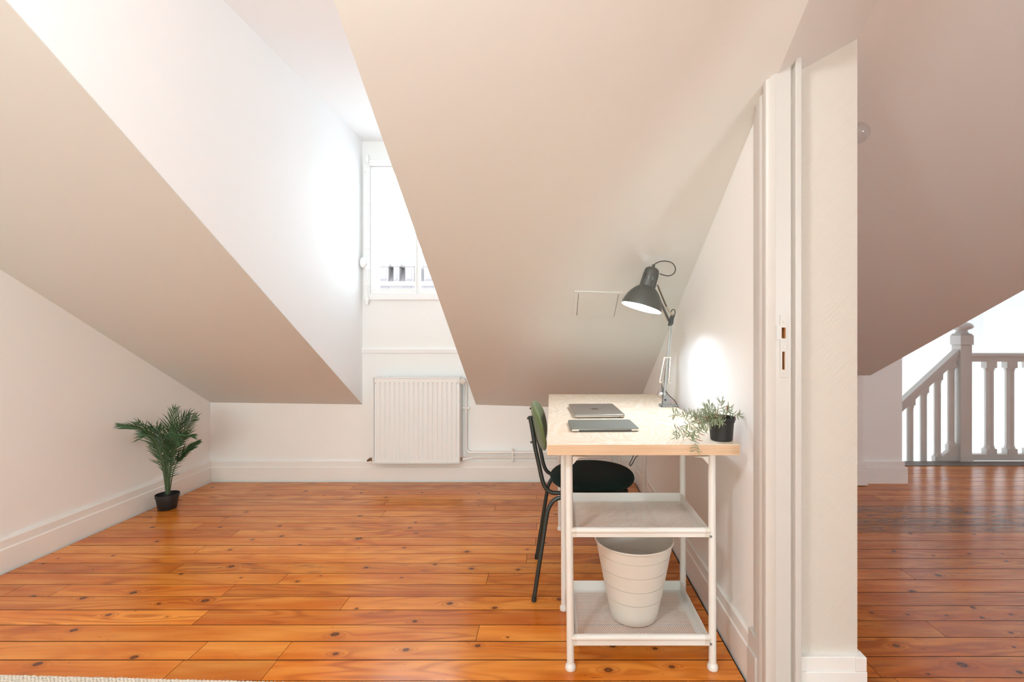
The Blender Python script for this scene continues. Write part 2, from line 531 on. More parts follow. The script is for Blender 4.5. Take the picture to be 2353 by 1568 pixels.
def birch_mat(name, side=False):
    m = NT(name)
    tc = m.n('ShaderNodeTexCoord')
    sp = m.n('ShaderNodeSeparateXYZ'); m.l(tc.outputs['Object'], sp.inputs[0])
    if side:
        nz = m.n('ShaderNodeTexNoise', i_Scale=1.0, i_Detail=4.0)
        c = m.n('ShaderNodeCombineXYZ')
        m.l(m.math('MULTIPLY', sp.outputs['X'], 4.0), c.inputs[0]); m.l(m.math('MULTIPLY', sp.outputs['Y'], 4.0), c.inputs[1])
        m.l(m.math('MULTIPLY', sp.outputs['Z'], 520.0), c.inputs[2])
        m.l(c.outputs[0], nz.inputs['Vector'])
        col = m.ramp(nz.outputs['Fac'], [(0.3, (0.50, 0.32, 0.19)), (0.55, (0.64, 0.44, 0.29)), (0.75, (0.72, 0.53, 0.38))])
    else:
        c = m.n('ShaderNodeCombineXYZ')
        m.l(m.math('MULTIPLY', sp.outputs['X'], 4.2), c.inputs[0]); m.l(m.math('MULTIPLY', sp.outputs['Y'], 2.6), c.inputs[1])
        nz = m.n('ShaderNodeTexNoise', i_Scale=1.0, i_Detail=2.0, i_Distortion=0.9)
        m.l(c.outputs[0], nz.inputs['Vector'])
        n2 = m.n('ShaderNodeTexNoise', i_Scale=30.0, i_Detail=2.0); m.l(tc.outputs['Object'], n2.inputs['Vector'])
        ph = m.math('ADD', m.math('MULTIPLY', nz.outputs['Fac'], 95.0), m.math('MULTIPLY', n2.outputs['Fac'], 1.6))
        ln = m.math('ADD', m.math('MULTIPLY', m.math('SINE', ph), 0.5), 0.5)
        n3 = m.n('ShaderNodeTexNoise', i_Scale=5.0, i_Detail=2.0); m.l(tc.outputs['Object'], n3.inputs['Vector'])
        fac = m.math('MULTIPLY', m.math('POWER', ln, 1.5), m.math('ADD', 0.2, m.math('MULTIPLY', n3.outputs['Fac'], 0.9)))
        col = m.mix(fac, (0.79, 0.695, 0.575), (0.70, 0.54, 0.37))
    m.l(col, m.b.inputs['Base Color'])
    m.b.inputs['Roughness'].default_value = 0.45
    m.b.inputs['Specular IOR Level'].default_value = 0.35
    return m.mat


m_floor = floor_mat()
m_birch = birch_mat('birch_veneer_top')
m_birchside = birch_mat('pine_edge_band', True)
m_rug = simple('cream_wool_rug', (0.66, 0.60, 0.52), 0.95, var=0.22, vscale=140, bump=0.8, bscale=350)


# ------------------------------------------------------------------ the shell
XL, XC0, XC1, XR = -2.505, -1.387, -0.552, 0.628       # left wall, dormer cheeks, right wall
YB = yy(3.777)                                           # back wall
ZC = 2.50
WT = 0.883                                               # hall side of the partition


def cz(X):          # height constant of the sloped ceiling across the room
    if X < XC0: return 2.677 + (2.662 - 2.677) * (X + 2.5) / (XC0 + 2.5)
    return 2.660 + (2.625 - 2.660) * (X - XC1) / (0.640 - XC1)


def sz(X, d): return cz(X) - 0.556 * d


def slab(X0, X1, c0, c1, d0, d1, t=0.12):
    q = []
    for (x, c, d) in ((X0, c0, d0), (X1, c1, d0), (X1, c1, d1), (X0, c0, d1)):
        q.append(Vector((x, yy(d), c - 0.556 * d)))
    mb = MB(); mb.hexa(q, [p + Vector((0, 0, t)) for p in q])
    return mb


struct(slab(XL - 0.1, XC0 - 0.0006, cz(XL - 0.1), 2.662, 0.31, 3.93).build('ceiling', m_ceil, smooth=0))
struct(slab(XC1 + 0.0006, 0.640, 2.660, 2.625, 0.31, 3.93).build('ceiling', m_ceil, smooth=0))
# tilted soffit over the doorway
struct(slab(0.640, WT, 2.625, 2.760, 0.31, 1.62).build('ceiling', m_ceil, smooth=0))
# flat ceiling of the room and of the dormer
mb = MB(); mb.box(XL - 0.1, WT, -5.2, yy(0.33), ZC, ZC + 0.12); mb.box(XC0 - 0.11, XC1 + 0.11, yy(0.32), YB + 0.2, ZC - 0.002, ZC + 0.118)
struct(mb.build('ceiling', m_cheek, smooth=0))
# cheeks of the dormer (walls standing on the slope)
for (xa, xb, c) in ((XC0 - 0.12, XC0, 2.662), (XC1, XC1 + 0.12, 2.660)):
    mb = MB()
    mb.prism([(yy(0.33), c - 0.556 * 0.33 + 0.004), (YB + 0.02, c - 0.556 * 3.777 - 0.556 * 0.02 / K + 0.004), (YB + 0.02, ZC + 0.05), (yy(0.33), ZC + 0.05)], 0, xa, xb)
    struct(mb.build('wall_left' if xa < -1 else 'wall_right', m_cheek, smooth=0))
# left wall
mb = MB(); mb.box(XL - 0.15, XL, -5.2, YB + 0.2, -0.02, ZC + 0.1)
struct(mb.build('wall_left', m_wall_x, smooth=0))
# back wall with the window opening, one mesh
OX0, OX1, OZ0, OZ1 = -1.335, -0.605, 1.365, 2.325
mb = MB()
mb.box(XL - 0.15, WT, YB, YB + 0.22, -0.02, OZ0)
mb.box(XL - 0.15, OX0, YB, YB + 0.22, OZ0, OZ1)
mb.box(OX1, WT, YB, YB + 0.22, OZ0, OZ1)
mb.box(XL - 0.15, WT, YB, YB + 0.22, OZ1, ZC + 0.1)
struct(mb.build('wall_back', m_wall_y, smooth=0))
# partition to the hall: prism whose end face shows beside the door frame
mb = MB()
mb.prism([(yy(1.48), -0.02), (YB + 0.01, -0.02), (YB + 0.01, 0.72), (yy(1.48), 1.99)], 0, XR, WT)
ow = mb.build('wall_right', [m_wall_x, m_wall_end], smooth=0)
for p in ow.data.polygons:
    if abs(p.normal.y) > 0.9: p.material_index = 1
struct(ow)
# the near part of the partition, on the camera's side of the doorway, and the wall behind the camera
mb = MB(); mb.box(XR, WT, -5.2, 0.42, -0.02, ZC + 0.1)
struct(mb.build('wall_right', m_wall_x, smooth=0))
mb = MB(); mb.box(XL - 0.15, XR + .1, -5.25, -5.1, -0.02, 2.6); mb.box(XR + .1, 5.6, -2.85, -2.7, -0.02, 3.6)
struct(mb.build('wall_front', m_wall_y, smooth=0))

# hall: slope, edge and the wall under it
EX0, ED0, EX1, ED1 = 2.197, 3.532, 2.927, 0.33
mb = MB()
q = [Vector((WT, yy(ED1), 2.76 - 0.556 * ED1)), Vector((EX1, yy(ED1), 2.76 - 0.556 * ED1)), Vector((EX0, yy(ED0), 2.76 - 0.556 * ED0)), Vector((WT, yy(ED0), 2.76 - 0.556 * ED0))]
mb.hexa(q, [p + Vector((0, 0, 0.1)) for p in q])
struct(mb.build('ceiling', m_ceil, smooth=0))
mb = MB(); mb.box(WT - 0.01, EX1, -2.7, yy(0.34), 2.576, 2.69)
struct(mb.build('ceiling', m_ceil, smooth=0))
mb = MB()
mb.prism([(yy(ED0), 2.76 - 0.556 * ED0), (yy(3.73), 2.76 - 0.556 * ED0), (yy(3.73), 3.6), (yy(ED0), 3.6)], 0, WT, EX0)
struct(mb.build('wall_back', m_wall_y, smooth=0))
# side of the bulkhead towards the stairwell
e0 = Vector((EX0, yy(ED0), 2.76 - 0.556 * ED0)); e1 = Vector((EX1, yy(ED1), 2.76 - 0.556 * ED1 + 0.1))
e0u = e0 + Vector((0, 0, 0.1))
mb = MB()
mb.add([e0u, e1, Vector((EX1, yy(ED1), 3.6)), Vector((EX0, yy(ED0), 3.6)),
        e0u + Vector((-.1, 0, 0)), e1 + Vector((-.1, 0, 0)), Vector((EX1 - .1, yy(ED1), 3.6)), Vector((EX0 - .1, yy(ED0), 3.6))],
       [(0, 1, 2, 3), (7, 6, 5, 4), (0, 4, 5, 1), (1, 5, 6, 2), (2, 6, 7, 3), (3, 7, 4, 0)])
struct(mb.build('wall_left', m_cheek, smooth=0))
mb = MB(); mb.box(EX1 - 0.1, EX1, -2.7, yy(ED1), 2.576, 3.6)
struct(mb.build('wall_left', m_cheek, smooth=0))
# grey wall piece beside the stairwell
GX = 2.551
mb = MB(); mb.box(WT, GX, yy(3.73), 6.3, -2.6, 3.6)
struct(mb.build('wall_back', m_wall_y, smooth=0))
mb = MB(); mb.box(GX - 0.1, 5.75, 6.2, 6.35, -2.6, 3.6)
struct(mb.build('wall_back', m_cheek, smooth=0))
mb = MB(); mb.box(5.6, 5.75, -2.85, 6.35, -2.6, 3.6)
struct(mb.build('wall_right', m_cheek, smooth=0))
mb = MB(); mb.box(EX0 - 0.1, 5.75, -2.85, 6.35, 3.6, 3.72)
struct(mb.build('ceiling', m_cheek, smooth=0))


# ------------------------------------------------------------------ skirting boards
def skirting(name, poly, axis, a, b):
    mb = MB(); mb.prism(poly, axis, a, b)
    return struct(mb.build(name, m_skirt, smooth=0, bevel=0.0015))


def sk_profile(w, s, h1=0.105, h2=0.150, t1=0.024, t2=0.018, z0=-0.011):
    """w wall position, s direction out of the wall"""
    return [(w, z0), (w + s * t1, z0), (w + s * t1, h1), (w + s * t2, h1 + 0.004), (w + s * t2, h2 - 0.004), (w + s * (t2 - 0.004), h2), (w, h2)]


skirting('baseboard_left', sk_profile(XL, 1), 1, -5.1, YB)
skirting('baseboard_back', sk_profile(YB, -1, 0.103, 0.147, 0.020, 0.015), 0, XL + 0.018, XR - 0.01)
skirting('baseboard_right', sk_profile(XR, -1, 0.105, 0.150, 0.014, 0.010), 1, yy(1.575), YB - 0.016)
# wraps round the end of the partition
mb = MB()
mb.box(0.699, 0.897, yy(1.455), yy(1.48) + 0.01, -0.011, 0.127)
mb.box(0.699, 0.894, yy(1.459), yy(1.48) + 0.01, 0.127, 0.168)
mb.box(0.864, 0.896, yy(1.456), yy(1.48) + 0.01, 0.1275, 0.1675)
mb.box(WT, 0.897, yy(1.48) + .0102, YB, -0.011, 0.127)
mb.box(WT, 0.894, yy(1.48) + .0102, YB, 0.127, 0.168)
struct(mb.build('baseboard_hall', m_skirt, smooth=0, bevel=0.0015))
# hall wall piece
mb = MB()
mb.box(2.05, GX + 0.026, yy(3.73) - 0.022, yy(3.73), -0.011, 0.112)
mb.box(2.05, GX + 0.010, yy(3.73) - 0.014, yy(3.73), 0.112, 0.156)
mb.box(GX, GX + 0.026, yy(3.73), 6.2, -0.3, 0.112)
struct(mb.build('baseboard_back', m_skirt, smooth=0, bevel=0.0015))
mb = MB()
mb.box(2.03, 2.222, yy(3.655), yy(3.73), 0.004, 0.80)
mb.box(2.03, 2.250, yy(3.645), yy(3.73), 0.004, 0.110)
mb.box(2.03, 2.238, yy(3.65), yy(3.73), 0.110, 0.152)
struct(mb.build('trim_2', m_skirt, smooth=0, bevel=0.0015))
# rail across the dormer wall
mb = MB(); mb.prism([(YB, 0.937), (YB - 0.010, 0.941), (YB - 0.014, 0.968), (YB - 0.010, 0.976), (YB, 0.977)], 0, XC0, XC1)
struct(mb.build('trim_1', m_cheek, smooth=0))

# ------------------------------------------------------------------ floor boards
rnd = random.Random(11)
RW = 0.10255
D0 = 1.607


def row_of(d, D0=D0, RW=RW): return math.floor((d - D0) / RW)


def floor_pos(u, v):
    d = H * 1180.0 / (v - VC)
    return (u - UC) / 1180.0 * d, d


knots = []      # X, d, size
for (x, y, s) in [(1125, 425, .9), (1625, 425, .8), (1160, 530, .8), (1865, 515, .7), (1697, 592, .8), (318, 695, .6), (1708, 714, 1.1), (1338, 771, .6),
                  (1780, 797, .5), (985, 908, 1.1), (615, 948, 1.0), (240, 935, .9), (1515, 967, 1.2), (1172, 990, .6), (800, 1072, .9), (1235, 1085, .35),
                  (545, 1185, 1.0), (990, 1385, 1.0), (278, 1435, 1.1), (2065, 415, .8), (2080, 490, .9), (2195, 825, .7), (835, 635, .6), (1820, 312, .8),
                  (1570, 130, .8), (1330, 225, .7), (1110, 350, .6), (430, 655, .4), (685, 738, .35)]:
    knots.append((x / 3.2129, 1080 + y / 3.2129, s))
for (x, y, s) in [(330, 158, .9), (740, 170, .8), (920, 205, .8), (1188, 168, .7), (730, 340, .9), (1140, 388, .7), (1098, 430, .8), (1145, 470, .7),
                  (720, 508, 1.5), (285, 555, .7), (1058, 575, .7), (720, 578, .35), (1520, 605, 1.0), (1965, 590, .6), (775, 723, .8), (1552, 730, .9),
                  (1897, 738, .8), (1283, 700, .7), (1035, 798, .5), (440, 784, .4), (1393, 988, 1.0), (1725, 1020, .9), (705, 1025, .6), (1135, 1120, .7),
                  (545, 1215, 1.2), (1820, 1237, .4), (1070, 1330, .9), (550, 1360, .8), (1600, 1300, .8), (2205, 957, 1.0), (2175, 330, .8), (2100, 540, .6),
                  (1330, 118, .6), (1610, 175, .6), (465, 191, .5), (610, 210, .5), (1605, 262, .5), (1720, 115, .6), (2010, 108, .8)]:
    knots.append((600 + x / 3.2129, 1080 + y / 3.2129, s))
for (x, y, s) in [(50, 268, .6), (885, 1213, .9), (1300, 1240, .7), (843, 1450, 1.1), (1465, 1420, .8), (230, 205, .5), (1440, 340, .5)]:
    knots.append((1200 + x / 4.261, 1200 + y / 4.261, s))
nroom = len(knots)
for (x, y, s) in [(145, 453, .7), (345, 657, .8), (905, 540, .7), (655, 826, 1.1), (475, 938, 1.1), (190, 1086, .6), (895, 1050, .8), (440, 1098, .5),
                  (710, 1104, .5), (960, 1120, .7), (1160, 1098, .6), (360, 1315, .8), (820, 1448, 1.3), (1220, 1500, .8), (585, 1512, .4), (1180, 1325, .5),
                  (870, 675, .7), (460, 535, .8), (620, 688, .5), (1100, 677, .5), (1130, 727, .7), (650, 452, .6), (360, 450, .6), (250, 500, .6),
                  (1160, 1225, .6), (750, 310, .6), (390, 380, .6), (740, 495, .6)]:
    knots.append((1940 + x / 3.027, 1050 + y / 3.027, s))
joints = []
for (x, y) in [(1655, 370), (1475, 415), (1735, 470), (1485, 585), (1315, 722), (475, 875), (1690, 888), (20, 930), (1490, 1085), (1465, 1335), (1310, 1450),
               (2095, 800), (1840, 165), (1930, 100)]:
    joints.append((x / 3.2129, 1080 + y / 3.2129))
for (x, y) in [(670, 137), (915, 250), (895, 332), (1725, 290), (2033, 205), (1960, 660), (1670, 808), (620, 985), (1600, 1200), (170, 1340), (60, 1480),
               (2027, 530), (2035, 425)]:
    joints.append((600 + x / 3.2129, 1080 + y / 3.2129))
jl = [floor_pos(*j) for j in joints]
hj = [floor_pos(1940 + x / 3.027, 1050 + y / 3.027) for (x, y) in [(440, 815), (620, 1185), (770, 455), (250, 296), (860, 385)]]
kl = [(*floor_pos(a, b), s) for (a, b, s) in knots]
# tone of the boards that stand out, per row and picture position: (row, X, lightness, redness)
tone_at = []
for (u, v, li, re) in [(330, 1417, 1.26, .40), (640, 1417, .86, .62), (150, 1345, .92, .55), (300, 1440, 1.0, .5), (250, 1490, 1.02, .5), (560, 1500, 1.04, .47), (620, 1545, 1.06, .46),
                       (900, 1495, 1.05, .48), (1180, 1455, 1.2, .42), (700, 1285, 1.12, .44), (200, 1300, .84, .6), (480, 1325, .98, .5), (900, 1355, .84, .58),
                       (700, 1545, 1.12, .44), (180, 1545, .96, .55), (400, 1260, 1.12, .45), (1100, 1265, 1.12, .44), (560, 1170, .96, .5), (900, 1390, 1.1, .44),
                       (300, 1230, .92, .55), (760, 1330, 1.04, .46), (1250, 1320, .92, .55), (350, 1385, .98, .52), (450, 1385, .98, .5)]:
    X, d = floor_pos(u, v)
    tone_at.append((X, d, li, re))


def make_floor(name, X0, X1, d0, d1, base_d, rw, jts, kns, tone, forced, seed, wearf):
    rg = random.Random(seed)
    verts = []; faces = []; uvs = []; cols = []; wears = []; mids = []
    n0 = math.floor((d0 - base_d) / rw); n1 = math.ceil((d1 - base_d) / rw)
    gap = 0.0016
    for n in range(n0, n1):
        ya = max(base_d + n * rw, d0); yb = min(base_d + (n + 1) * rw, d1)
        if yb - ya < 0.004: continue
        Ya, Yb = yy(ya) + gap * rg.uniform(.5, 1.3), yy(yb) - gap * rg.uniform(.5, 1.3)
        known = sorted(x for (x, d) in jts if math.floor((d - base_d) / rw) == n and X0 < x < X1)
        cuts = list(known)
        x = X0 + rg.uniform(0.3, 1.5)
        while x < X1 - 0.25:
            # random joints only where the photo does not show the row without one
            if not known and (d0 < 0.9 and ya < 1.3): cuts.append(x)
            x += rg.uniform(1.4, 2.8)
        if not known and ya > 1.3 and rg.random() < .25: cuts.append(X0 + (X1 - X0) * rg.uniform(.02, .06))
        cuts = sorted(cuts)
        edges = [X0] + cuts + [X1]
        for a, b in zip(edges[:-1], edges[1:]):
            if b - a < 0.02: continue
            xa = a + (0.0008 if a > X0 else 0); xb = b - (0.0008 if b < X1 else 0)
            li = tone[0] * rg.uniform(0.84, 1.08); re = tone[1] + rg.uniform(-.05, .05)
            for (tx, td, tl, tr) in forced:
                if ya <= td < yb and a <= tx < b:
                    li, re = tone[0] * tl, tone[1] + (tr - .5)
            wr, wg = wearf(n, (a + b) / 2, (ya + yb) / 2, rg)
            ks = sorted([(kx, kd, s) for (kx, kd, s) in kns if ya <= kd < yb and a < kx < b])
            # further knots, where nothing was read off
            if ya < 1.55:
                kx = a + rg.uniform(.1, .6)
                while kx < b - .1:
                    ks.append((kx, rg.uniform(ya + .025, yb - .025), rg.uniform(.4, 1.0))); kx += rg.uniform(.3, .9)
                ks.sort()
            segs = []
            if not ks: segs.append((xa, xb, None))
            else:
                for i, k in enumerate(ks):
                    s0 = xa if i == 0 else (ks[i - 1][0] + k[0]) / 2
                    s1 = xb if i == len(ks) - 1 else (k[0] + ks[i + 1][0]) / 2
                    segs.append((s0, s1, k))
            seedc = rg.random()
            for (s0, s1, k) in segs:
                bi = len(verts)
                verts += [(s0, Ya, 0), (s1, Ya, 0), (s1, Yb, 0), (s0, Yb, 0), (s0, Ya, -.02), (s1, Ya, -.02), (s1, Yb, -.02), (s0, Yb, -.02)]
                fl = [(0, 1, 2, 3), (0, 4, 5, 1), (2, 6, 7, 3)]
                if s0 == xa: fl.append((3, 7, 4, 0))
                if s1 == xb: fl.append((1, 5, 6, 2))
                for fi, f in enumerate(fl):
                    faces.append(tuple(bi + i for i in f)); mids.append(1 if fi else 0)
                    for i in f:
                        vx, vy = verts[bi + i][0], verts[bi + i][1]
                        if k is None: uvs.append((30.0, 30.0))
                        else:
                            sx = 0.0115 * k[2]; sy = 0.0085 * k[2]
                            uvs.append(((vx - k[0]) / sx, (vy - yy(k[1])) / sy))
                        cols.append((li * .5, re, seedc, 1)); wears.append((wr, wg, 0, 1))
    me = bpy.data.meshes.new(name)
    me.from_pydata(verts, [], faces)
    me.materials.append(m_floor); me.materials.append(m_dark_gap)
    for p_, mi_ in zip(me.polygons, mids): p_.material_index = mi_
    uvl = me.uv_layers.new(name='knot')
    for i, uv in enumerate(uvs): uvl.data[i].uv = uv
    ca = me.color_attributes.new('tint', 'FLOAT_COLOR', 'CORNER')
    for i, c in enumerate(cols): ca.data[i].color = c
    wa = me.color_attributes.new('wear', 'FLOAT_COLOR', 'CORNER')
    for i, c in enumerate(wears): wa.data[i].color = c
    me.update()
    o = bpy.data.objects.new(name, me); COL.objects.link(o)
    return struct(o)


def wear_room(n, x, d, rg):
    if n == 7 and -1.6 < x < .6: return (.55, 0)
    if n == 4 and x < -.9: return (0, 0)
    return (.25 if rg.random() < .12 else 0.05, 0)


def wear_hall(n, x, d, rg):
    if 2.85 < d < 3.28: return (1.0, rg.uniform(.15, .75))
    return (.35, 0.06)


make_floor('floor', XL + 0.034, XR - 0.0225, -5.4, 3.7435, D0, RW, jl, kl[:nroom], (1.0, .50), tone_at, 5, wear_room)
make_floor('floor', 0.90, 5.6, -2.9, 4.33, 1.7288 - .107, .107, hj, kl[nroom:], (.92, .58), [], 8, wear_hall)
mb = MB(); mb.box(XR - 0.03, 0.92, 0.40, yy(1.46), -0.02, 0.004)
struct(mb.build('floor', simple('threshold_wood', (.30, .12, .03), .35), smooth=0))
mb = MB(); mb.box(XL - .1, XR + .3, -5.2, YB + .05, -0.10, -0.012); mb.box(XR + .3, 5.7, -2.9, yy(4.32), -0.10, -0.012)
struct(mb.build('floor', m_dark_gap, smooth=0))
# nosing at the stair head
mb = MB(); mb.box(GX, 5.6, yy(4.20), yy(4.345), -0.16, 0.004)
struct(mb.build('trim_3', simple('worn_stair_nosing', (.16, .13, .11), .5, var=.3, vscale=20), smooth=0, bevel=.002))
mb = MB(); mb.box(GX, 5.6, yy(4.20), yy(4.335), -2.6, -0.16)
struct(mb.build('wall_front', m_cheek, smooth=0))

# ------------------------------------------------------------------ window
wroot = thing('window_1', (-0.97, YB, 1.33), 'white two casement window in the dormer with a latch bolt on its left', None)
wroot['kind'] = 'structure'
WX0, WX1, WZ0, WZ1 = -1.371, -0.575, 1.331, 2.356
mb = MB()
mb.box(WX0, WX0 + .045, YB - .022, YB + .06, WZ0, WZ1); mb.box(WX1 - .045, WX1, YB - .022, YB + .06, WZ0, WZ1)
mb.box(WX0 + .045, WX1 - .045, YB - .022, YB + .06, WZ0, WZ0 + .045); mb.box(WX0 + .045, WX1 - .045, YB - .022, YB + .06, WZ1 - .045, WZ1)
part(mb, 'window_frame', m_cheek, wroot, smooth=0, bevel=.003)
GX0, GX1 = (860 - UC) / 1180 * 3.8, (955.4 - UC) / 1180 * 3.8
GX2 = (966 - UC) / 1180 * 3.8; GX3 = GX2 + (GX1 - GX0)
GZ0, GZ1 = 1.413, 2.272
for i, (a, b) in enumerate(((GX0, GX1), (GX2, GX3))):
    mb = MB()
    la = WX0 + .046 if i == 0 else (GX1 + GX2) / 2 + .0005
    lb = (GX1 + GX2) / 2 - .0005 if i == 0 else WX1 - .046
    mb.box(la, a, YB - .008, YB + .045, WZ0 + .046, WZ1 - .046); mb.box(b, lb, YB - .008, YB + .045, WZ0 + .046, WZ1 - .046)
    mb.box(a, b, YB - .008, YB + .045, WZ0 + .046, GZ0); mb.box(a, b, YB - .008, YB + .045, GZ1, WZ1 - .046)
    c = part(mb, 'casement', m_cheek, wroot, smooth=0, bevel=.003)
    mb = MB(); mb.box(a - .004, b + .004, YB + .016, YB + .020, GZ0 - .004, GZ1 + .004)
    sub(mb, 'pane', m_glass, c, smooth=0)
# bolt with knobs at the ends and a latch
xb = (845 - UC) / 1180 * 3.76
mb = MB()
mb.tube([(xb, YB - .032, 1.335), (xb, YB - .032, 2.35)], .0065, 10)
for z in (1.325, 2.358):
    mb.ball((xb, YB - .032, z), (.015, .013, .016), 8); mb.tube([(xb, YB - .032, z - .03), (xb, YB - .032, z + .03)], .011, 12)
for z in (1.45, 1.72, 2.05, 2.28): mb.box(xb - .016, xb + .016, YB - .034, YB - .020, z - .012, z + .012)
zb = H + (765 - 606) / 1180 * 3.76
mb.box(xb - .018, xb + .018, YB - .040, YB - .020, zb - .045, zb + .045)
mb.ball((xb - .020, YB - .058, zb + .002), (.022, .012, .038), 10)
mb.tube([(xb, YB - .035, zb), (xb - .015, YB - .055, zb)], .008, 10)
part(mb, 'window_latch', m_cheek, wroot, smooth=40)

# ------------------------------------------------------------------ door frame between room and hall
droot = thing('door_1', (0.66, yy(1.44), 0), 'white painted door frame with moulded casing, its door taken off', None)
droot['kind'] = 'structure'


def zt(d): return 2.64 - 0.556 * d + 0.05


mb = MB()
prof = [(.640, 1.575), (.621, 1.575), (.620, 1.542), (.614, 1.538), (.614, 1.512), (.620, 1.506), (.620, 1.488), (.613, 1.483), (.611, 1.474), (.613, 1.465), (.622, 1.460), (.627, 1.452), (.6318, 1.4465), (.6318, 1.50), (.65, 1.50), (.65, 1.575)]
# top follows the slope
n = len(prof)
lo = [(x, yy(d), .0) for x, d in prof]; hi = [(x, yy(d), zt(d)) for x, d in prof]
mb.add(lo + hi, [tuple(range(n)), tuple(range(2 * n - 1, n - 1, -1))] + [(i, (i + 1) % n, (i + 1) % n + n, i + n) for i in range(n)])
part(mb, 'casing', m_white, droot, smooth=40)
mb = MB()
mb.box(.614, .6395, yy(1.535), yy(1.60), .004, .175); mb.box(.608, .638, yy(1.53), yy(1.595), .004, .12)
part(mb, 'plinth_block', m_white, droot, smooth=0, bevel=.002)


def post(x0, x1, d0, d1, cut=None):
    mb = MB()
    mb.hexa([Vector((x0, yy(d0), 0)), Vector((x1, yy(d0), 0)), Vector((x1, yy(d1), 0)), Vector((x0, yy(d1), 0))],
            [Vector((x0, yy(d0), zt(d0) + .5 * (x0 - .65))), Vector((x1, yy(d0), zt(d0) + .5 * (x1 - .65))), Vector((x1, yy(d1), zt(d1) + .5 * (x1 - .65))), Vector((x0, yy(d1), zt(d1) + .5 * (x0 - .65)))])
    return mb


mb = post(.6505, .6755, 1.446, 1.48); j2 = post(.632, .6505, 1.446, 1.4462)
jm = MB()
# jamb with the two strike openings left open: columns around the holes
HX0, HX1 = .6485, .6605           # upper hole x range
z_u0, z_u1 = H - (778 - 765) / 1180 * 1.446, H - (753 - 765) / 1180 * 1.446
z_l0, z_l1 = H - (850 - 765) / 1180 * 1.446, H - (808 - 765) / 1180 * 1.446
LX0, LX1 = .6505, .6580
ja, jb = yy(1.446), yy(1.48)
zj = zt(1.446) - .01
for (x0, x1, z0, z1) in ((.632, HX0, 0, zj), (HX1, .6755, 0, zj), (HX0, HX1, 0, z_l0), (HX0, LX0, z_l0, z_l1), (LX1, HX1, z_l0, z_l1), (HX0, HX1, z_l1, z_u0), (HX0, HX1, z_u1, zj)):
    jm.box(x0, x1, ja, jb, z0, z1)
jm.box(.632, .6755, jb, jb + .0005, 0, zj)
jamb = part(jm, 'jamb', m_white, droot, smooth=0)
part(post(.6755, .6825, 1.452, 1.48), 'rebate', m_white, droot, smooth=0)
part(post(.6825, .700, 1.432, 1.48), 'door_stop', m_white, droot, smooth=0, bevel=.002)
# strike plate: raised, rounded, with openings
sp_ = MB()
pz0, pz1 = H - (868 - 765) / 1180 * 1.44, H - (724 - 765) / 1180 * 1.44
px0, px1 = .6445, .6645
ya_, yb_ = ja - .0022, ja
for (x0, x1, z0, z1) in ((px0, HX0, pz0, pz1), (HX1, px1, pz0, pz1), (HX0, HX1, pz0, z_l0), (HX0, LX0, z_l0, z_l1), (LX1, HX1, z_l0, z_l1), (HX0, HX1, z_l1, z_u0), (HX0, HX1, z_u1, pz1)):
    sp_.box(x0, x1, ya_, yb_, z0, z1)
sp_.box(.634, px0, ya_, yb_, z_u0 - .004, z_u1 + .006)
pl = sub(sp_, 'strike_plate', m_white, jamb, smooth=0)
mb = MB(); mb.box(HX0, HX1, ja + .014, ja + .02, z_u0, z_u1)
mb.box(HX1 - .002, HX1 - .0002, ja + .0, ja + .015, z_u0, z_u1)
sub(mb, 'latch_recess', m_holewood, jamb, smooth=0)
mb = MB(); mb.box(LX0, LX1, ja + .012, ja + .02, z_l0, z_l1); mb.box(LX0, LX0 + .001, ja + .001, ja + .013, z_l0, z_l1); mb.box(LX1 - .0012, LX1, ja + .001, ja + .013, z_l0, z_l1)
sub(mb, 'bolt_recess', m_holewood, jamb, smooth=0)
for zc in (pz1 - .018, z_l1 + .012, z_l1 + .002, pz0 + .012):
    mb = MB(); mb.lathe([(0, .0016), (.0030, .0012), (.0036, 0)], 14, Matrix.Translation((.6545, ya_, zc)) @ Matrix.Rotation(math.pi / 2, 4, 'X'))
    sub(mb, 'screw', m_white, jamb, smooth=40)

# ------------------------------------------------------------------ access hatch in the slope
def on_slope(u, v):
    # plane Z = cz(X) - .556 d along the ray; cz is linear in X
    kx = (u - UC) / 1180.0; kz = -(v - VC) / 1180.0
    g = (2.625 - 2.660) / (0.640 - XC1); c0 = 2.660 - g * XC1
    d = (c0 - H) / (kz + .556 - g * kx)
    return Vector((kx * d, d * K, H + kz * d))


hroot = thing('access_hatch', on_slope(1371, 700), 'small white access hatch set flush in the sloped ceiling above the desk', 'access hatch')
nn = Vector((0, -0.556 / K, -1)).normalized()
o4 = [on_slope(1318, 730), on_slope(1419, 730), on_slope(1432, 670), on_slope(1316, 670)]
i4 = [on_slope(1323.5, 728), on_slope(1411, 728), on_slope(1421, 675), on_slope(1327, 675)]
xa = (o4[0].x + o4[3].x) / 2; xb_ = (o4[1].x + o4[2].x) / 2


def rect_on_slope(x0, x1, y0, y1, off):
    g = (2.630 - 2.660) / (0.65 - XC1)
    out = []
    for (x, y) in ((x0, y0), (x1, y0), (x1, y1), (x0, y1)):
        out.append(Vector((x, y, cz(x) - .556 * y / K)) + nn * off)
    return out


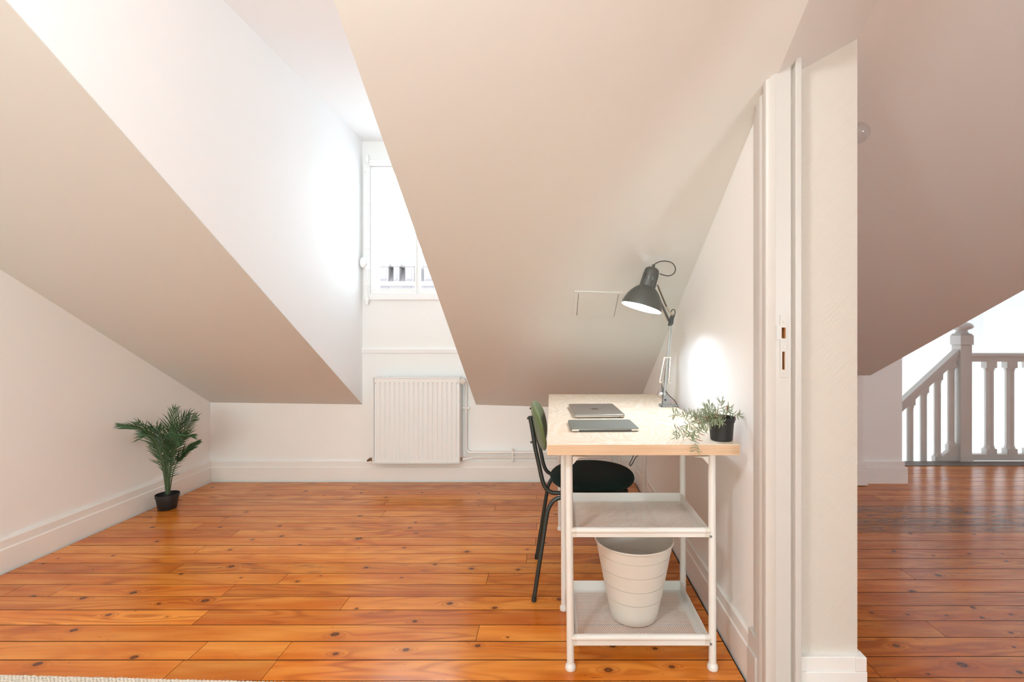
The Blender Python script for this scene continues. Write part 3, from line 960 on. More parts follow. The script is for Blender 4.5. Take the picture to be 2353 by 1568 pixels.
hy0, hy1 = (o4[2].y + o4[3].y) / 2, (o4[0].y + o4[1].y) / 2
hx0, hx1 = o4[3].x * .35 + o4[0].x * .65, o4[2].x * .5 + o4[1].x * .5
wy = (hy1 - hy0) * .07; wx = (hx1 - hx0) * .08
frm = MB()
for (x0, x1, y0, y1) in ((hx0, hx0 + wx, hy0, hy1), (hx1 - wx, hx1, hy0, hy1), (hx0 + wx, hx1 - wx, hy0, hy0 + wy), (hx0 + wx, hx1 - wx, hy1 - wy, hy1)):
    frm.hexa(rect_on_slope(x0, x1, y0, y1, -.002), rect_on_slope(x0, x1, y0, y1, .0035))
part(frm, 'hatch_frame', m_ceil, hroot, smooth=0)
pn = MB(); g_ = .0022
pn.hexa(rect_on_slope(hx0 + wx + g_, hx1 - wx - g_, hy0 + wy + .0012, hy1 - wy - .0012, -.002), rect_on_slope(hx0 + wx + g_, hx1 - wx - g_, hy0 + wy + .0012, hy1 - wy - .0012, .0030))
part(pn, 'hatch_panel', m_ceil, hroot, smooth=0)
gp = MB(); gp.hexa(rect_on_slope(hx0 + wx - .001, hx1 - wx + .001, hy0 + wy - .001, hy1 - wy + .001, -.002), rect_on_slope(hx0 + wx - .001, hx1 - wx + .001, hy0 + wy - .001, hy1 - wy + .001, .0004))
part(gp, 'hatch_gap', m_dark_gap, hroot, smooth=0)

# ------------------------------------------------------------------ radiator
RX0, RX1 = -1.273, -0.650
RYF = yy(3.655); RYB = yy(3.745)
RZ0, RZ1 = 0.158, 0.772
rroot = thing('radiator', ((RX0 + RX1) / 2, YB, RZ0), 'white ribbed panel radiator hanging on the wall under the dormer window', 'radiator')
mb = MB()
nr = 17
x0 = RX0 + .012; x1 = RX1 - .012
pitch = (x1 - x0 - .02) / nr
secs = [(x0, 0.0)]
for i in range(nr):
    c = x0 + .01 + pitch * (i + .5)
    w = pitch
    secs += [(c - w * .47, 0.0), (c - w * .33, .008), (c + w * .33, .008), (c + w * .47, 0.0)]
secs.append((x1, 0.0))
zl = [(RZ0 + .006, 0), (RZ0 + .030, 0), (RZ0 + .042, 1), (RZ1 - .048, 1), (RZ1 - .036, 0), (RZ1 - .006, 0)]
vs = []; fs = []
for (z, a) in zl:
    for (x, dd) in secs: vs.append((x, RYF + .006 + (dd if not a else 0) * 0 + (0.008 - dd) * a, z))
ns = len(secs)
for i in range(len(zl) - 1):
    for k in range(ns - 1): fs.append((i * ns + k, i * ns + k + 1, (i + 1) * ns + k + 1, (i + 1) * ns + k))
mb.add(vs, fs)
mb.box(x0, x1, RYF + .016, RYF + .024, RZ0 + .006, RZ1 - .006)
part(mb, 'front_panel', m_rad, rroot, smooth=25, fix=False)
mb = MB()
mb.box(RX0, RX0 + .010, RYF, RYB, RZ0, RZ1); mb.box(RX1 - .010, RX1, RYF, RYB, RZ0, RZ1)
mb.box(RX0 + .010, RX1 - .010, RYF, RYF + .014, RZ1 - .006, RZ1 + .001); mb.box(RX0 + .010, RX1 - .010, RYF, RYF + .014, RZ0, RZ0 + .005)
mb.box(RX0 + .010, RX1 - .010, RYB - .006, RYB, RZ0, RZ1)
part(mb, 'side_cover', m_rad, rroot, smooth=0, bevel=.0015)
mb = MB()
for i in range(24):
    xx = RX0 + .02 + i * (RX1 - RX0 - .04) / 23
    mb.box(xx - .0035, xx + .0035, RYF + .014, RYB - .006, RZ1 - .003, RZ1 + .001)
mb.box(RX0 + .010, RX1 - .010, RYF + .035, RYF + .041, RZ1 - .004, RZ1 + .002)
part(mb, 'top_grille', m_rad, rroot, smooth=0)
mb = MB()
vx, vz = (1064 - UC) / 1180 * 3.68, H - (876 - VC) / 1180 * 3.68
mb.tube([(RX1, yy(3.69), vz), (vx + .012, yy(3.69), vz)], .008, 10, mi=1)
mb.lathe([(0, 0), (.013, 0), (.022, .004), (.0235, .012), (.0235, .03), (.018, .05), (.015, .05)], 24,
         Matrix.Translation((vx, yy(3.69) - .04, vz)) @ Matrix.Rotation(-math.pi / 2, 4, 'X'))
mb.lathe([(0, -.001), (.010, -.001), (.010, .004)], 18, Matrix.Translation((vx, yy(3.69) - .042, vz)) @ Matrix.Rotation(-math.pi / 2, 4, 'X'))
part(mb, 'thermostat_valve', [m_plastic_white, m_brass], rroot, smooth=40)
mb = MB()
bz = H - (1056 - VC) / 1180 * 3.7
mb.tube([(RX0, yy(3.70), bz), (RX0 - .022, yy(3.70), bz)], .013, 12)
mb.tube([(RX0 - .014, yy(3.70), bz), (RX0 - .034, yy(3.70) - .01, bz + .004)], .010, 12)
mb.tube([(RX0 - .030, yy(3.70) - .012, bz), (RX0 - .046, yy(3.70) - .012, bz - .008)], [.010, .007], 12)
part(mb, 'lockshield', m_brass, rroot, smooth=40)
mb = MB(); mb.tube([(RX1, yy(3.70), .178), (RX1 + .012, yy(3.70), .178)], .012, 6)
part(mb, 'pipe_nut', m_brass, rroot, smooth=0)
for (xx, z) in ((RX0 + .12, RZ0 + .08), (RX1 - .12, RZ0 + .08), (RX0 + .12, RZ1 - .1), (RX1 - .12, RZ1 - .1)):
    mb = MB(); mb.box(xx - .015, xx + .015, RYB - .001, YB, z - .03, z + .03)
    part(mb, 'wall_bracket', m_rad, rroot, smooth=0)

# ------------------------------------------------------------------ heating pipes
PY = YB - .030
xv = (1070.5 - UC) / 1180 * 3.74
zp1, zp2 = .216, .181
xe1 = .50
root = thing('heating_pipe', (xv, PY, zp1), 'white heating pipe dropping from the radiator valve and turning right along the wall', 'pipe', 'heating pipes on the back wall')
path = [(xv, PY, vz - .01), (xv, PY, zp1 + .035)] + [(xv + .035 - .035 * math.cos(math.radians(a)), PY, zp1 + .035 - .035 * math.sin(math.radians(a))) for a in (15, 30, 45, 60, 75, 90)]
path += [(xe1 - .04, PY, zp1)] + [(xe1 - .04 + .04 * math.sin(math.radians(a)), PY, zp1 - .04 + .04 * math.cos(math.radians(a))) for a in (20, 40, 60, 80, 90)] + [(xe1, PY, .0)]
mb = MB(); mb.tube(path, .0085, 12)
part(mb, 'pipe_run', m_skirt, root, smooth=50)
mb = MB()
mb.tube([(vx, yy(3.69), vz), (vx, PY, vz), (xv, PY, vz - .02)], .008, 10)
part(mb, 'pipe_elbow', m_skirt, root, smooth=40)
mb = MB()
zc = H - (938 - VC) / 1180 * 3.74
mb.box(xv - .018, xv + .018, PY - .004, PY + .03, zc - .007, zc + .007); mb.ball((xv - .020, PY, zc), .009, 6); mb.ball((xv + .020, PY, zc), .009, 6)
part(mb, 'pipe_clip', m_skirt, root, smooth=40)
root = thing('heating_pipe', (RX1, PY, zp2), 'thin lower white heating pipe running right from the radiator foot', 'pipe', 'heating pipes on the back wall')
xe2 = .44
path = [(RX1 + .012, yy(3.70), .178), (RX1 + .04, yy(3.705), .180), (RX1 + .09, PY, zp2), (xe2 - .03, PY, zp2)] + [(xe2 - .03 + .03 * math.sin(math.radians(a)), PY, zp2 - .03 + .03 * math.cos(math.radians(a))) for a in (30, 60, 90)] + [(xe2, PY, .0)]
mb = MB(); mb.tube(path, .0075, 12)
part(mb, 'pipe_run', m_skirt, root, smooth=50)
for uu in (1178, 1400):
    mb = MB()
    xc = (uu - UC) / 1180 * 3.74
    mb.box(xc - .006, xc + .006, PY - .010, PY + .03, zp2 - .024, zp2 + .058)
    mb.ball((xc, PY - .004, zp2 - .026), .009, 6); mb.ball((xc, PY - .004, zp2 + .060), .009, 6)
    part(mb, 'pipe_clip', m_skirt, root, smooth=40)

# ------------------------------------------------------------------ desk
DT = .742
DX0, DX1, DY0, DY1 = -.012, .5885, yy(1.598), yy(2.905)
droot2 = thing('desk', ((DX0 + DX1) / 2, (DY0 + DY1) / 2, 0), 'light wood topped desk on white tube legs standing against the right wall', 'desk')
mb = MB()
mb.box(DX0, DX1, DY0, DY1, DT - .034, DT)
top = mb.build('desktop', [m_birch, m_birchside], droot2, smooth=0)
for p in top.data.polygons:
    if abs(p.normal.z) < .5: p.material_index = 1
bv = top.modifiers.new('bevel', 'BEVEL'); bv.width = .0012; bv.segments = 1; bv.material = 0
ZU = DT - .034
LR = .0120
legs = [(.0575, .0635, 1.664), (.521, .5235, 1.664), (.050, .052, 2.02), (.5165, .5195, 2.02), (.046, .0505, 2.839), (.516, .517, 2.839)]
for (xt, xf, d) in legs:
    mb = MB()
    r = LR if d < 2.5 else LR * .92
    mb.tube([(xf, yy(d), .012), (xt, yy(d), ZU - .004)], r, 20)
    mb.lathe([(0, .012 + .01), (r + .0002, .022), (r + .0015, .018), (r + .0045, .014), (r + .0055, .008), (r + .0045, .001), (r, 0), (0, 0)], 24, Matrix.Translation((xf, yy(d), 0)))
    part(mb, 'leg', m_metal_white, droot2, smooth=40)
mb = MB()
for d_ in (1.664, 2.02, 2.839): mb.box(.045, .53, yy(d_) - .012, yy(d_) + .012, ZU - .0045, ZU - .0005)
for x in (.055, .52): mb.box(x - .011, x + .011, yy(1.66), yy(2.84), ZU - .020, ZU - .0005)
for (x, s) in ((.070, 1), (.509, -1)):
    mb.prism([(x, ZU - .045), (x + s * .02, ZU - .022), (x + s * .05, ZU - .018), (x, ZU - .016)], 1, yy(1.664) - .009, yy(1.664) + .009)
part(mb, 'under_frame', m_metal_white, droot2, smooth=0, bevel=.002)


def hole_panel(x0, x1, y0, y1, z, cw=.0079, ch=.0060, hx=.0033, hy=.0024, t=.0012):
    """perforated sheet: rows of cells, every second row shifted by half a cell, one six-sided hole each"""
    mb = MB()
    nx = int((x1 - x0) / cw); ny = int((y1 - y0) / ch)
    cw = (x1 - x0) / nx; ch = (y1 - y0) / ny
    for j in range(ny):
        ya = y0 + j * ch; yb = ya + ch; yc = (ya + yb) / 2
        off = cw / 2 if j % 2 else 0
        if off:
            for (a, b) in ((x0, x0 + off), (x1 - off, x1)):
                mb.add([(a, ya, z), (b, ya, z), (b, yb, z), (a, yb, z)], [(0, 1, 2, 3)])
        for i in range(nx - (1 if off else 0)):
            a = x0 + off + i * cw; b = a + cw; c = (a + b) / 2
            O = [(a, ya, z), (c, ya, z), (b, ya, z), (b, yc, z), (b, yb, z), (c, yb, z), (a, yb, z), (a, yc, z)]
            I = [(c - hx * .6, yc - hy * .8, z), (c, yc - hy, z), (c + hx * .6, yc - hy * .8, z), (c + hx, yc, z), (c + hx * .6, yc + hy * .8, z), (c, yc + hy, z), (c - hx * .6, yc + hy * .8, z), (c - hx, yc, z)]
            mb.add(O + I, [(k, (k + 1) % 8, (k + 1) % 8 + 8, k + 8) for k in range(8)])
    return mb


for (zf, ztop) in ((.4270, .460), (.0770, .1135)):
    ry = yy(1.664); by = yy(2.02)
    sx0, sx1 = .072, .508
    zt_ = ztop
    mb = hole_panel(sx0 + .018, sx1 - .018, ry + .025, by - .016, zf)
    sh = mb.build('shelf', m_metal_white, droot2, smooth=0, fix=False)
    so = sh.modifiers.new('thick', 'SOLIDIFY'); so.thickness = .0012; so.offset = 0
    mb = MB()
    # margin of the sheet, raised rims on three sides
    for (a, b, c, e) in ((sx0, sx0 + .018, ry + .010, by), (sx1 - .018, sx1, ry + .010, by), (sx0 + .018, sx1 - .018, ry + .010, ry + .025), (sx0 + .018, sx1 - .018, by - .016, by)):
        mb.box(a, b, c, e, zf - .0007, zf + .0007)
    mb.box(sx0 - .003, sx0, ry + .006, by, zf - .004, zt_ - .002); mb.box(sx1, sx1 + .003, ry + .006, by, zf - .004, zt_ - .002)
    mb.box(sx0 - .003, sx1 + .003, by, by + .003, zf - .004, zt_)
    sub(mb, 'shelf_rim', m_metal_white, sh, smooth=0, bevel=.0008)
    mb = MB()
    zr = ztop - .010
    prof = []
    for a in range(-50, 231, 20):
        prof.append((ry - .001 + .0100 * math.cos(math.radians(a)), zr + .0100 * math.sin(math.radians(a))))
    prof += [(ry - .0065, zf + .003), (ry + .0055, zf + .003)]
    mb.prism(prof, 0, sx0 - .005, sx1 + .006)
    fb = sub(mb, 'front_bar', m_metal_white, sh, smooth=30)
    for x in (sx0 - .0055, sx1 - .010):
        mb = MB(); mb.prism([(y - (.0008 if y < ry else -.0008), z) for (y, z) in prof], 0, x - .001, x + .0165)
        sub(mb, 'end_cap', m_plastic_white, sh, smooth=30)
    mb = MB(); mb.box(sx1 + .004, sx1 + .0105, ry - .012, ry - .004, zr - .020, zr - .013)
    sub(mb, 'clip', m_clamp, sh, smooth=0)

# ------------------------------------------------------------------ things on the desk
def rounded_rect(w, h, r, n=5):
    pts = []
    for (cx, cy, a0) in ((w / 2 - r, h / 2 - r, 0), (-w / 2 + r, h / 2 - r, 90), (-w / 2 + r, -h / 2 + r, 180), (w / 2 - r, -h / 2 + r, 270)):
        for i in range(n + 1):
            a = math.radians(a0 + 90 * i / n)
            pts.append((cx + r * math.cos(a), cy + r * math.sin(a)))
    return pts


def plate(mb, outline, levels, M, mi=0):
    """levels: (z, inset scale)"""
    n = len(outline); vs = []
    for (z, s) in levels:
        for (x, y) in outline:
            L = math.hypot(x, y)
            vs.append(M @ Vector((x - s * x / L, y - s * y / L, z)))
    fs = [tuple(range(n - 1, -1, -1)), tuple((len(levels) - 1) * n + i for i in range(n))]
    for i in range(len(levels) - 1):
        for k in range(n): fs.append((i * n + k, i * n + (k + 1) % n, (i + 1) * n + (k + 1) % n, (i + 1) * n + k))
    mb.add(vs, fs, mi)


def desk_pt(u, v, z=DT):
    d = (H - z) * 1180 / (v - VC)
    return Vector(((u - UC) / 1180 * d, d * K, z))


# laptop: short side towards us
a = desk_pt(1315, 955.5, DT + .015); b = desk_pt(1430.5, 951.5, DT + .015)
c = desk_pt(1411.5, 926.5, DT + .015); e = desk_pt(1309.5, 930, DT + .015)
ctr = (a + b + c + e) / 4
ang = math.radians(2.6)
lr = thing('laptop', (ctr.x, ctr.y, DT), 'closed silver laptop with a fruit emblem, lying on the desk behind the tablet', 'laptop')
M = Matrix.Translation((ctr.x, ctr.y, DT)) @ Matrix.Rotation(ang, 4, 'Z')
W_, L_ = .2075, .300
ol = rounded_rect(W_, L_, .011)
mb = MB(); plate(mb, ol, [(.001, .012), (.003, .004), (.0055, .0005), (.0100, 0)], M)
part(mb, 'base', m_alu_light, lr, smooth=40)
mb = MB(); plate(mb, ol, [(.0104, .0006), (.0112, 0), (.0145, .0004), (.0156, .0020)], M)
lid = part(mb, 'lid', m_alu, lr, smooth=40)
# emblem: bitten fruit with a leaf, reading along the long side
ap = []
for t in range(40):
    th = 2 * math.pi * t / 40
    r0 = 1 + .10 * math.cos(2 * th)
    x = .0175 * r0 * math.cos(th); y = .0185 * math.sin(th)
    if th > math.pi / 4 and th < 3 * math.pi / 4: y -= .0035 * math.exp(-(x / .005) ** 2)
    if th > 5 * math.pi / 4 and th < 7 * math.pi / 4: y += .0025 * math.exp(-(x / .004) ** 2)
    # bite
    dx, dy = x - .0215, y - .002
    dd = math.hypot(dx, dy)
    if dd < .0095: x = .0215 + dx / dd * .0095; y = .002 + dy / dd * .0095
    ap.append((x, y))
mb = MB()
Mr = M @ Matrix.Rotation(math.radians(90), 4, 'Z')
n = len(ap)
mb.add([Mr @ Vector((x, y, .01562)) for x, y in ap] + [Mr @ Vector((x, y, .0158)) for x, y in ap], [tuple(range(n, 2 * n))] + [(k, (k + 1) % n, (k + 1) % n + n, k + n) for k in range(n)])
lf = [(0.0005, .0195), (.0035, .0205), (.0065, .0240), (.0068, .0275), (.0035, .0262), (.0008, .0230)]
n = len(lf)
mb.add([Mr @ Vector((x, y, .01562)) for x, y in lf] + [Mr @ Vector((x, y, .0158)) for x, y in lf], [tuple(range(n, 2 * n))] + [(k, (k + 1) % n, (k + 1) % n + n, k + n) for k in range(n)])
sub(mb, 'emblem', m_logo, lid, smooth=0)
mb = MB()
mb.lathe([(0, .0), (.0019, .0)], 12, M @ Matrix.Translation((W_ / 2 - .022, -L_ / 2 - .0003, .0062)) @ Matrix.Rotation(math.pi / 2, 4, 'X'))
part(mb, 'headphone_jack', m_hole, lr, smooth=0)
for sx in (-1, 1):
    for sy in (-1, 1):
        mb = MB(); mb.lathe([(0, 0), (.005, 0), (.006, .0012), (.006, .003)], 14, M @ Matrix.Translation((sx * .08, sy * .125, 0)))
        part(mb, 'rubber_foot', m_hole, lr, smooth=40)

# tablet in a folio cover
a = desk_pt(1311, 987, DT + .012); b = desk_pt(1468, 984, DT + .012)
c = desk_pt(1448, 963.2, DT + .012); e = desk_pt(1304.5, 966, DT + .012)
ctr = (a + b + c + e) / 4
ang = math.radians(1.9)
tr = thing('tablet', (ctr.x, ctr.y, DT), 'tablet in a folded dark grey cover, lying on the desk in front of the laptop', 'tablet')
M = Matrix.Translation((ctr.x, ctr.y, DT)) @ Matrix.Rotation(ang, 4, 'Z')
TW, TL = .2395, .172
ol = rounded_rect(TW, TL, .012)
mb = MB(); plate(mb, ol, [(0, .003), (.001, .0008), (.003, 0), (.0085, 0)], M)
part(mb, 'case', m_tabdark, tr, smooth=40)
mb = MB(); plate(mb, rounded_rect(TW - .002, TL - .002, .011), [(.0085, .0), (.0098, .0)], M)
part(mb, 'tablet_body', m_alu_light, tr, smooth=40)
m_corner = simple('pale_corner', (.66, .58, .49), .4)
for s in (-1, 1):
    mb = MB(); mb.box(s * (TW / 2 - .0145) - .0125, s * (TW / 2 - .0145) + .0125, -TL / 2 - .0006, -TL / 2 + .004, .0032, .0088, M=M)
    part(mb, 'corner_guard', m_corner, tr, smooth=0, bevel=.0008)
cv = None
ys = [-TL / 2, -TL / 2 + .058, -TL / 2 + .1, TL / 2 - .028, TL / 2]
cvm = MB()
for y0, y1 in zip(ys[:-1], ys[1:]):
    cor = .010
    pts = [(-TW / 2, y0 + .0008), (TW / 2, y0 + .0008), (TW / 2, y1 - .0008), (-TW / 2, y1 - .0008)]
    if y0 == ys[0]: pts = [(-TW / 2, y0 + cor), (-TW / 2 + .003, y0 + .003), (-TW / 2 + cor, y0), (TW / 2 - cor, y0), (TW / 2 - .003, y0 + .003), (TW / 2, y0 + cor), (TW / 2, y1 - .0008), (-TW / 2, y1 - .0008)]
    if y1 == ys[-1]: pts = [(-TW / 2, y0 + .0008), (TW / 2, y0 + .0008), (TW / 2, y1 - cor), (TW / 2 - .003, y1 - .003), (TW / 2 - cor, y1), (-TW / 2 + cor, y1), (-TW / 2 + .003, y1 - .003), (-TW / 2, y1 - cor)]
    m_ = len(pts)
    cx_ = 0; cy_ = sum(p[1] for p in pts) / m_
    vs = [M @ Vector((x, y, .0099)) for x, y in pts] + [M @ Vector((x, y, .0118)) for x, y in pts] + [M @ Vector((cx_ + (x - cx_) * .993, cy_ + (y - cy_) * .965, .0124)) for x, y in pts]
    cvm.add(vs, [tuple(range(m_ - 1, -1, -1)), tuple(range(2 * m_, 3 * m_))] + [(k, (k + 1) % m_, (k + 1) % m_ + m_, k + m_) for k in range(m_)] + [(k + m_, (k + 1) % m_ + m_, (k + 1) % m_ + 2 * m_, k + 2 * m_) for k in range(m_)])
plate(cvm, rounded_rect(TW - .003, TL - .003, .011), [(.0098, 0), (.0108, 0)], M)
part(cvm, 'cover', m_tabcov, tr, smooth=20)

# ------------------------------------------------------------------ desk lamp
lroot = thing('desk_lamp', (.5416, yy(2.43), DT), 'lit anthracite clamp lamp with a sprung arm, fixed to the desk edge', 'desk lamp')
d_b = 2.43
bp = desk_pt(1529, 930)
bx, by_ = .5430, yy(2.415)
mb = MB()
mb.box(bx - .032, bx + .026, by_ - .020, by_ + .020, DT, DT + .012)
M = Matrix.Identity(4)
q = [Vector((bx - .019, by_ - .017, DT + .012)), Vector((bx + .017, by_ - .017, DT + .012)), Vector((bx + .017, by_ + .017, DT + .012)), Vector((bx - .019, by_ + .017, DT + .012))]
q2 = [Vector((bx - .017, by_ - .014, DT + .054)), Vector((bx + .010, by_ - .014, DT + .054)), Vector((bx + .010, by_ + .014, DT + .054)), Vector((bx - .017, by_ + .014, DT + .054))]
mb.hexa(q, q2)
mb.box(bx + .026, bx + .052, by_ - .014, by_ + .014, DT + .002, DT + .0085)
mb.box(bx + .0465, bx + .053, by_ - .014, by_ + .014, DT - .075, DT + .0085)
mb.box(bx - .005, bx + .053, by_ - .014, by_ + .014, DT - .082, DT - .075)
mb.tube([(bx + .012, by_, DT - .105), (bx + .012, by_, DT - .036)], .005, 10)
mb.lathe([(0, 0), (.015, 0), (.015, .003), (0, .003)], 18, Matrix.Translation((bx + .012, by_, DT - .0375)))
cl = part(mb, 'clamp', m_clamp, lroot, smooth=0, bevel=.002)
mb = MB(); mb.lathe([(0, 0), (.005, 0)], 14, Matrix.Translation((bx - .009, by_ - .0163, DT + .034)) @ Matrix.Rotation(math.pi / 2, 4, 'X'))
sub(mb, 'set_screw', m_hole, cl, smooth=0)
mb = MB(); mb.lathe([(0, .001), (.0035, 0)], 12, Matrix.Translation((bx - .026, by_ - .0203, DT + .006)) @ Matrix.Rotation(math.pi / 2, 4, 'X'))
sub(mb, 'set_screw', m_hole, cl, smooth=0)

J0 = Vector((bx - .010, by_, DT + .056))                       # foot of the lower arm
J1 = P(1539.5, 742, 2.43); J1.y = by_ + .005
J2 = P(1509, 664, 2.20)                                       # lamp head joint


def bar(mb, a, b, w, t, side, mi=0):
    a = Vector(a); b = Vector(b); d = (b - a).normalized()
    s = Vector(side); s = (s - d * s.dot(d)).normalized(); o = d.cross(s)
    c = [s * w + o * t, s * w - o * t, -s * w - o * t, -s * w + o * t]
    mb.hexa([a + x for x in c], [b + x for x in c], mi)


mb = MB()
mb.tube([J0 + Vector((0, 0, -.012)), J0 + Vector((0, 0, .012))], .0085, 12)
bar(mb, J0, J1, .0045, .0045, (1, 0, 0))
part(mb, 'lower_arm', m_steel, lroot, smooth=0, bevel=.0008)
mb = MB()
sd = Vector((.0095, .004, 0))
bar(mb, J0 + sd + Vector((0, 0, .02)), J1 + sd, .0025, .0035, (1, 0, 0))
part(mb, 'lower_rod', m_steel, lroot, smooth=0)


def spring(mb, a, b, r, turns, wire=.0011, mi=0):
    a = Vector(a); b = Vector(b); d = (b - a); L = d.length; d.normalize()
    s = d.orthogonal().normalized(); o = d.cross(s)
    pts = []
    N = turns * 8
    for i in range(N + 1):
        t = i / N; an = t * turns * 2 * math.pi
        pts.append(a + d * (L * t) + s * (math.cos(an) * r) + o * (math.sin(an) * r))
    mb.tube(pts, wire, 5, mi=mi)


def lp(u, v, d): return P(u, v, d)


mb = MB()
s1a, s1b = lp(1516.5, 877, 2.40), lp(1527, 822, 2.40)
s2a, s2b = lp(1537.5, 878, 2.40), lp(1540.5, 822, 2.40)
spring(mb, s1a, s1b, .0034, 30); spring(mb, s2a, s2b, .0034, 30)
for (a_, b_) in ((s1a, s1b), (s2a, s2b)): mb.tube([a_, b_], .0016, 6)
bar(mb, s1b + Vector((-.004, 0, 0)), s2b + Vector((.004, 0, 0)), .003, .0025, (0, 1, 0))
for a_ in (s1a, s2a): bar(mb, a_ + Vector((-.005, 0, -.003)), a_ + Vector((.007, 0, -.003)), .0035, .004, (0, 1, 0))
part(mb, 'spring', m_spring, lroot, smooth=40)
mb = MB()
# fork plates and knob at the foot
q = [lp(1520, 880, 2.41), lp(1525.5, 897, 2.41), lp(1523, 916, 2.41), lp(1521, 905, 2.41)]
mb.hexa(q, [p + Vector((0, .006, 0)) for p in q])
q = [lp(1529, 898, 2.43), lp(1531, 892, 2.43), lp(1528, 913, 2.43), lp(1526.5, 913, 2.43)]
mb.hexa(q, [p + Vector((0, .006, 0)) for p in q])
part(mb, 'fork', m_darkbar, lroot, smooth=0)
kc = lp(1518.5, 907, 2.41)
mb = MB(); mb.lathe([(0, 0), (.010, 0), (.013, .005), (.009, .012), (.011, .020), (0, .022)], 8, Matrix.Translation(kc + Vector((.006, 0, 0))) @ Matrix.Rotation(math.radians(-70), 4, 'Y'))
part(mb, 'tension_knob', m_chrome, lroot, smooth=0)
# elbow plate
mb = MB()
E = [lp(1535, 748, 2.42), lp(1540, 750, 2.42), lp(1546, 745, 2.42), lp(1549, 726, 2.42), lp(1546, 722, 2.42), lp(1541, 726, 2.42)]
n = len(E)
for off in (-.007, .006):
    vs = [p + Vector((0, off, 0)) for p in E] + [p + Vector((0, off + .0018, 0)) for p in E]
    mb.add(vs, [tuple(range(n)), tuple(range(2 * n - 1, n - 1, -1))] + [(k, (k + 1) % n, (k + 1) % n + n, k + n) for k in range(n)])
for p_ in (lp(1539, 745, 2.42), lp(1547, 727, 2.42), lp(1545, 741, 2.42)):
    mb.tube([p_ + Vector((0, -.012, 0)), p_ + Vector((0, .012, 0))], .003, 10)
part(mb, 'elbow', m_darkbar, lroot, smooth=0)
mb = MB()
bar(mb, J1 + Vector((-.002, 0, 0)), J2 + Vector((-.004, 0, -.012)), .0045, .0045, (1, 0, 0))
part(mb, 'upper_arm', m_darkbar, lroot, smooth=0, bevel=.0008)
mb = MB()
U0 = lp(1532, 706, 2.36); U1 = lp(1511, 655, 2.20)
for k_ in (-.0035, .0035): bar(mb, U0 + Vector((k_, 0, 0)), U1 + Vector((k_, 0, 0)), .0016, .0022, (1, 0, 0))
bar(mb, U0 + Vector((0, .002, 0)), U1 + Vector((0, .002, 0)), .0035, .0008, (1, 0, 0), mi=1)
part(mb, 'upper_rod', [m_spring, m_hole], lroot, smooth=0)
mb = MB()
spring(mb, lp(1547, 727, 2.42), lp(1532, 708, 2.36), .0034, 16); spring(mb, lp(1536, 740, 2.41), lp(1520, 706, 2.34), .0030, 20)
mb.tube([lp(1547, 727, 2.42), lp(1532, 708, 2.36)], .0018, 6); mb.tube([lp(1536, 740, 2.41), lp(1520, 706, 2.34)], .0016, 6)
bar(mb, lp(1519, 707, 2.34), lp(1534, 707, 2.36), .003, .003, (0, 1, 0))
part(mb, 'spring', m_spring, lroot, smooth=40)

# head
A = lp(1473.3, 707.5, 2.13)                                   # centre of the opening
T = lp(1502.0, 613.0, 2.13)
ax = (T - A).normalized(); ax.y += .055; ax.normalize()
zq = Vector((0, 0, 1)).rotation_difference(ax).to_matrix().to_4x4()
MH = Matrix.Translation(A) @ zq
mb = MB()
sp1 = [(.0845, 0), (.0840, .006), (.0800, .025), (.0725, .045), (.062, .062), (.050, .077), (.040, .086), (.034, .091)]
mb.lathe(sp1, 56, MH)
shd = part(mb, 'lamp_shade', m_lamp, lroot, smooth=60, fix=False)
mb = MB()
mb.lathe([(r - .0012, z) for (r, z) in sp1] + [(.031, .094)], 56, MH)
mb.lathe([(.0845, 0), (.0833, 0)], 56, MH)
sub(mb, 'shade_lining', m_lamp_in, shd, smooth=60, fix=False)
mb = MB()
npk = [(.0335, .0895), (.0333, .105), (.0325, .118), (.0325, .141), (.0312, .150), (.0305, .160), (.0275, .168), (.020, .1735), (.008, .1755), (0, .1755)]
nseg = 48
mb.lathe(npk, nseg, MH, skip=lambda i, k: i == 2 and k % 4 == 1)
mb.lathe([(max(r - .0013, 0), z - (.001 if z > .15 else 0)) for (r, z) in npk[1:]], nseg, MH, skip=lambda i, k: i == 1 and k % 4 == 1)
mb.lathe([(.0065, .174), (.0065, .185), (.0045, .189), (.0, .189)], 16, MH)
mb.box(-.006, .002, .030, .040, .093, .106, M=MH)
part(mb, 'lamp_neck', m_lamp, lroot, smooth=50, fix=False)
mb = MB()
mb.lathe([(0, .009), (.012, .011), (.024, .020), (.029, .034), (.027, .050), (.020, .068), (.014, .086), (.0125, .108)], 24, MH)
part(mb, 'bulb', m_bulb, lroot, smooth=60)
mb = MB(); mb.lathe([(.0128, .1075), (.0260, .1085), (.0262, .112), (.0155, .114), (.0155, .135), (.012, .150), (0, .150)], 20, MH)  # collar widened to block bulb light from the neck slots
part(mb, 'bulb_socket', m_plastic_white, lroot, smooth=40)
mb = MB()
mb.tube(smooth_path([MH @ Vector((0, 0, .186)), lp(1508, 605, 2.14), lp(1518, 601, 2.16), lp(1531, 600.5, 2.18), lp(1545, 605, 2.20), lp(1552, 617, 2.20), lp(1549, 628, 2.19), lp(1538, 634, 2.18), lp(1527, 633, 2.17), lp(1516, 629.5, 2.16)], 6), .0021, 8)
part(mb, 'cord', m_cord, lroot, smooth=60)
mb = MB()
mb.tube(smooth_path([lp(1542, 718, 2.43), lp(1544, 713, 2.43), lp(1548, 711.5, 2.43), lp(1551, 716, 2.43), lp(1550.5, 724, 2.43), lp(1548, 731, 2.43)], 6), .0019, 8)
part(mb, 'cord', m_cord, lroot, smooth=60)
mb = MB()
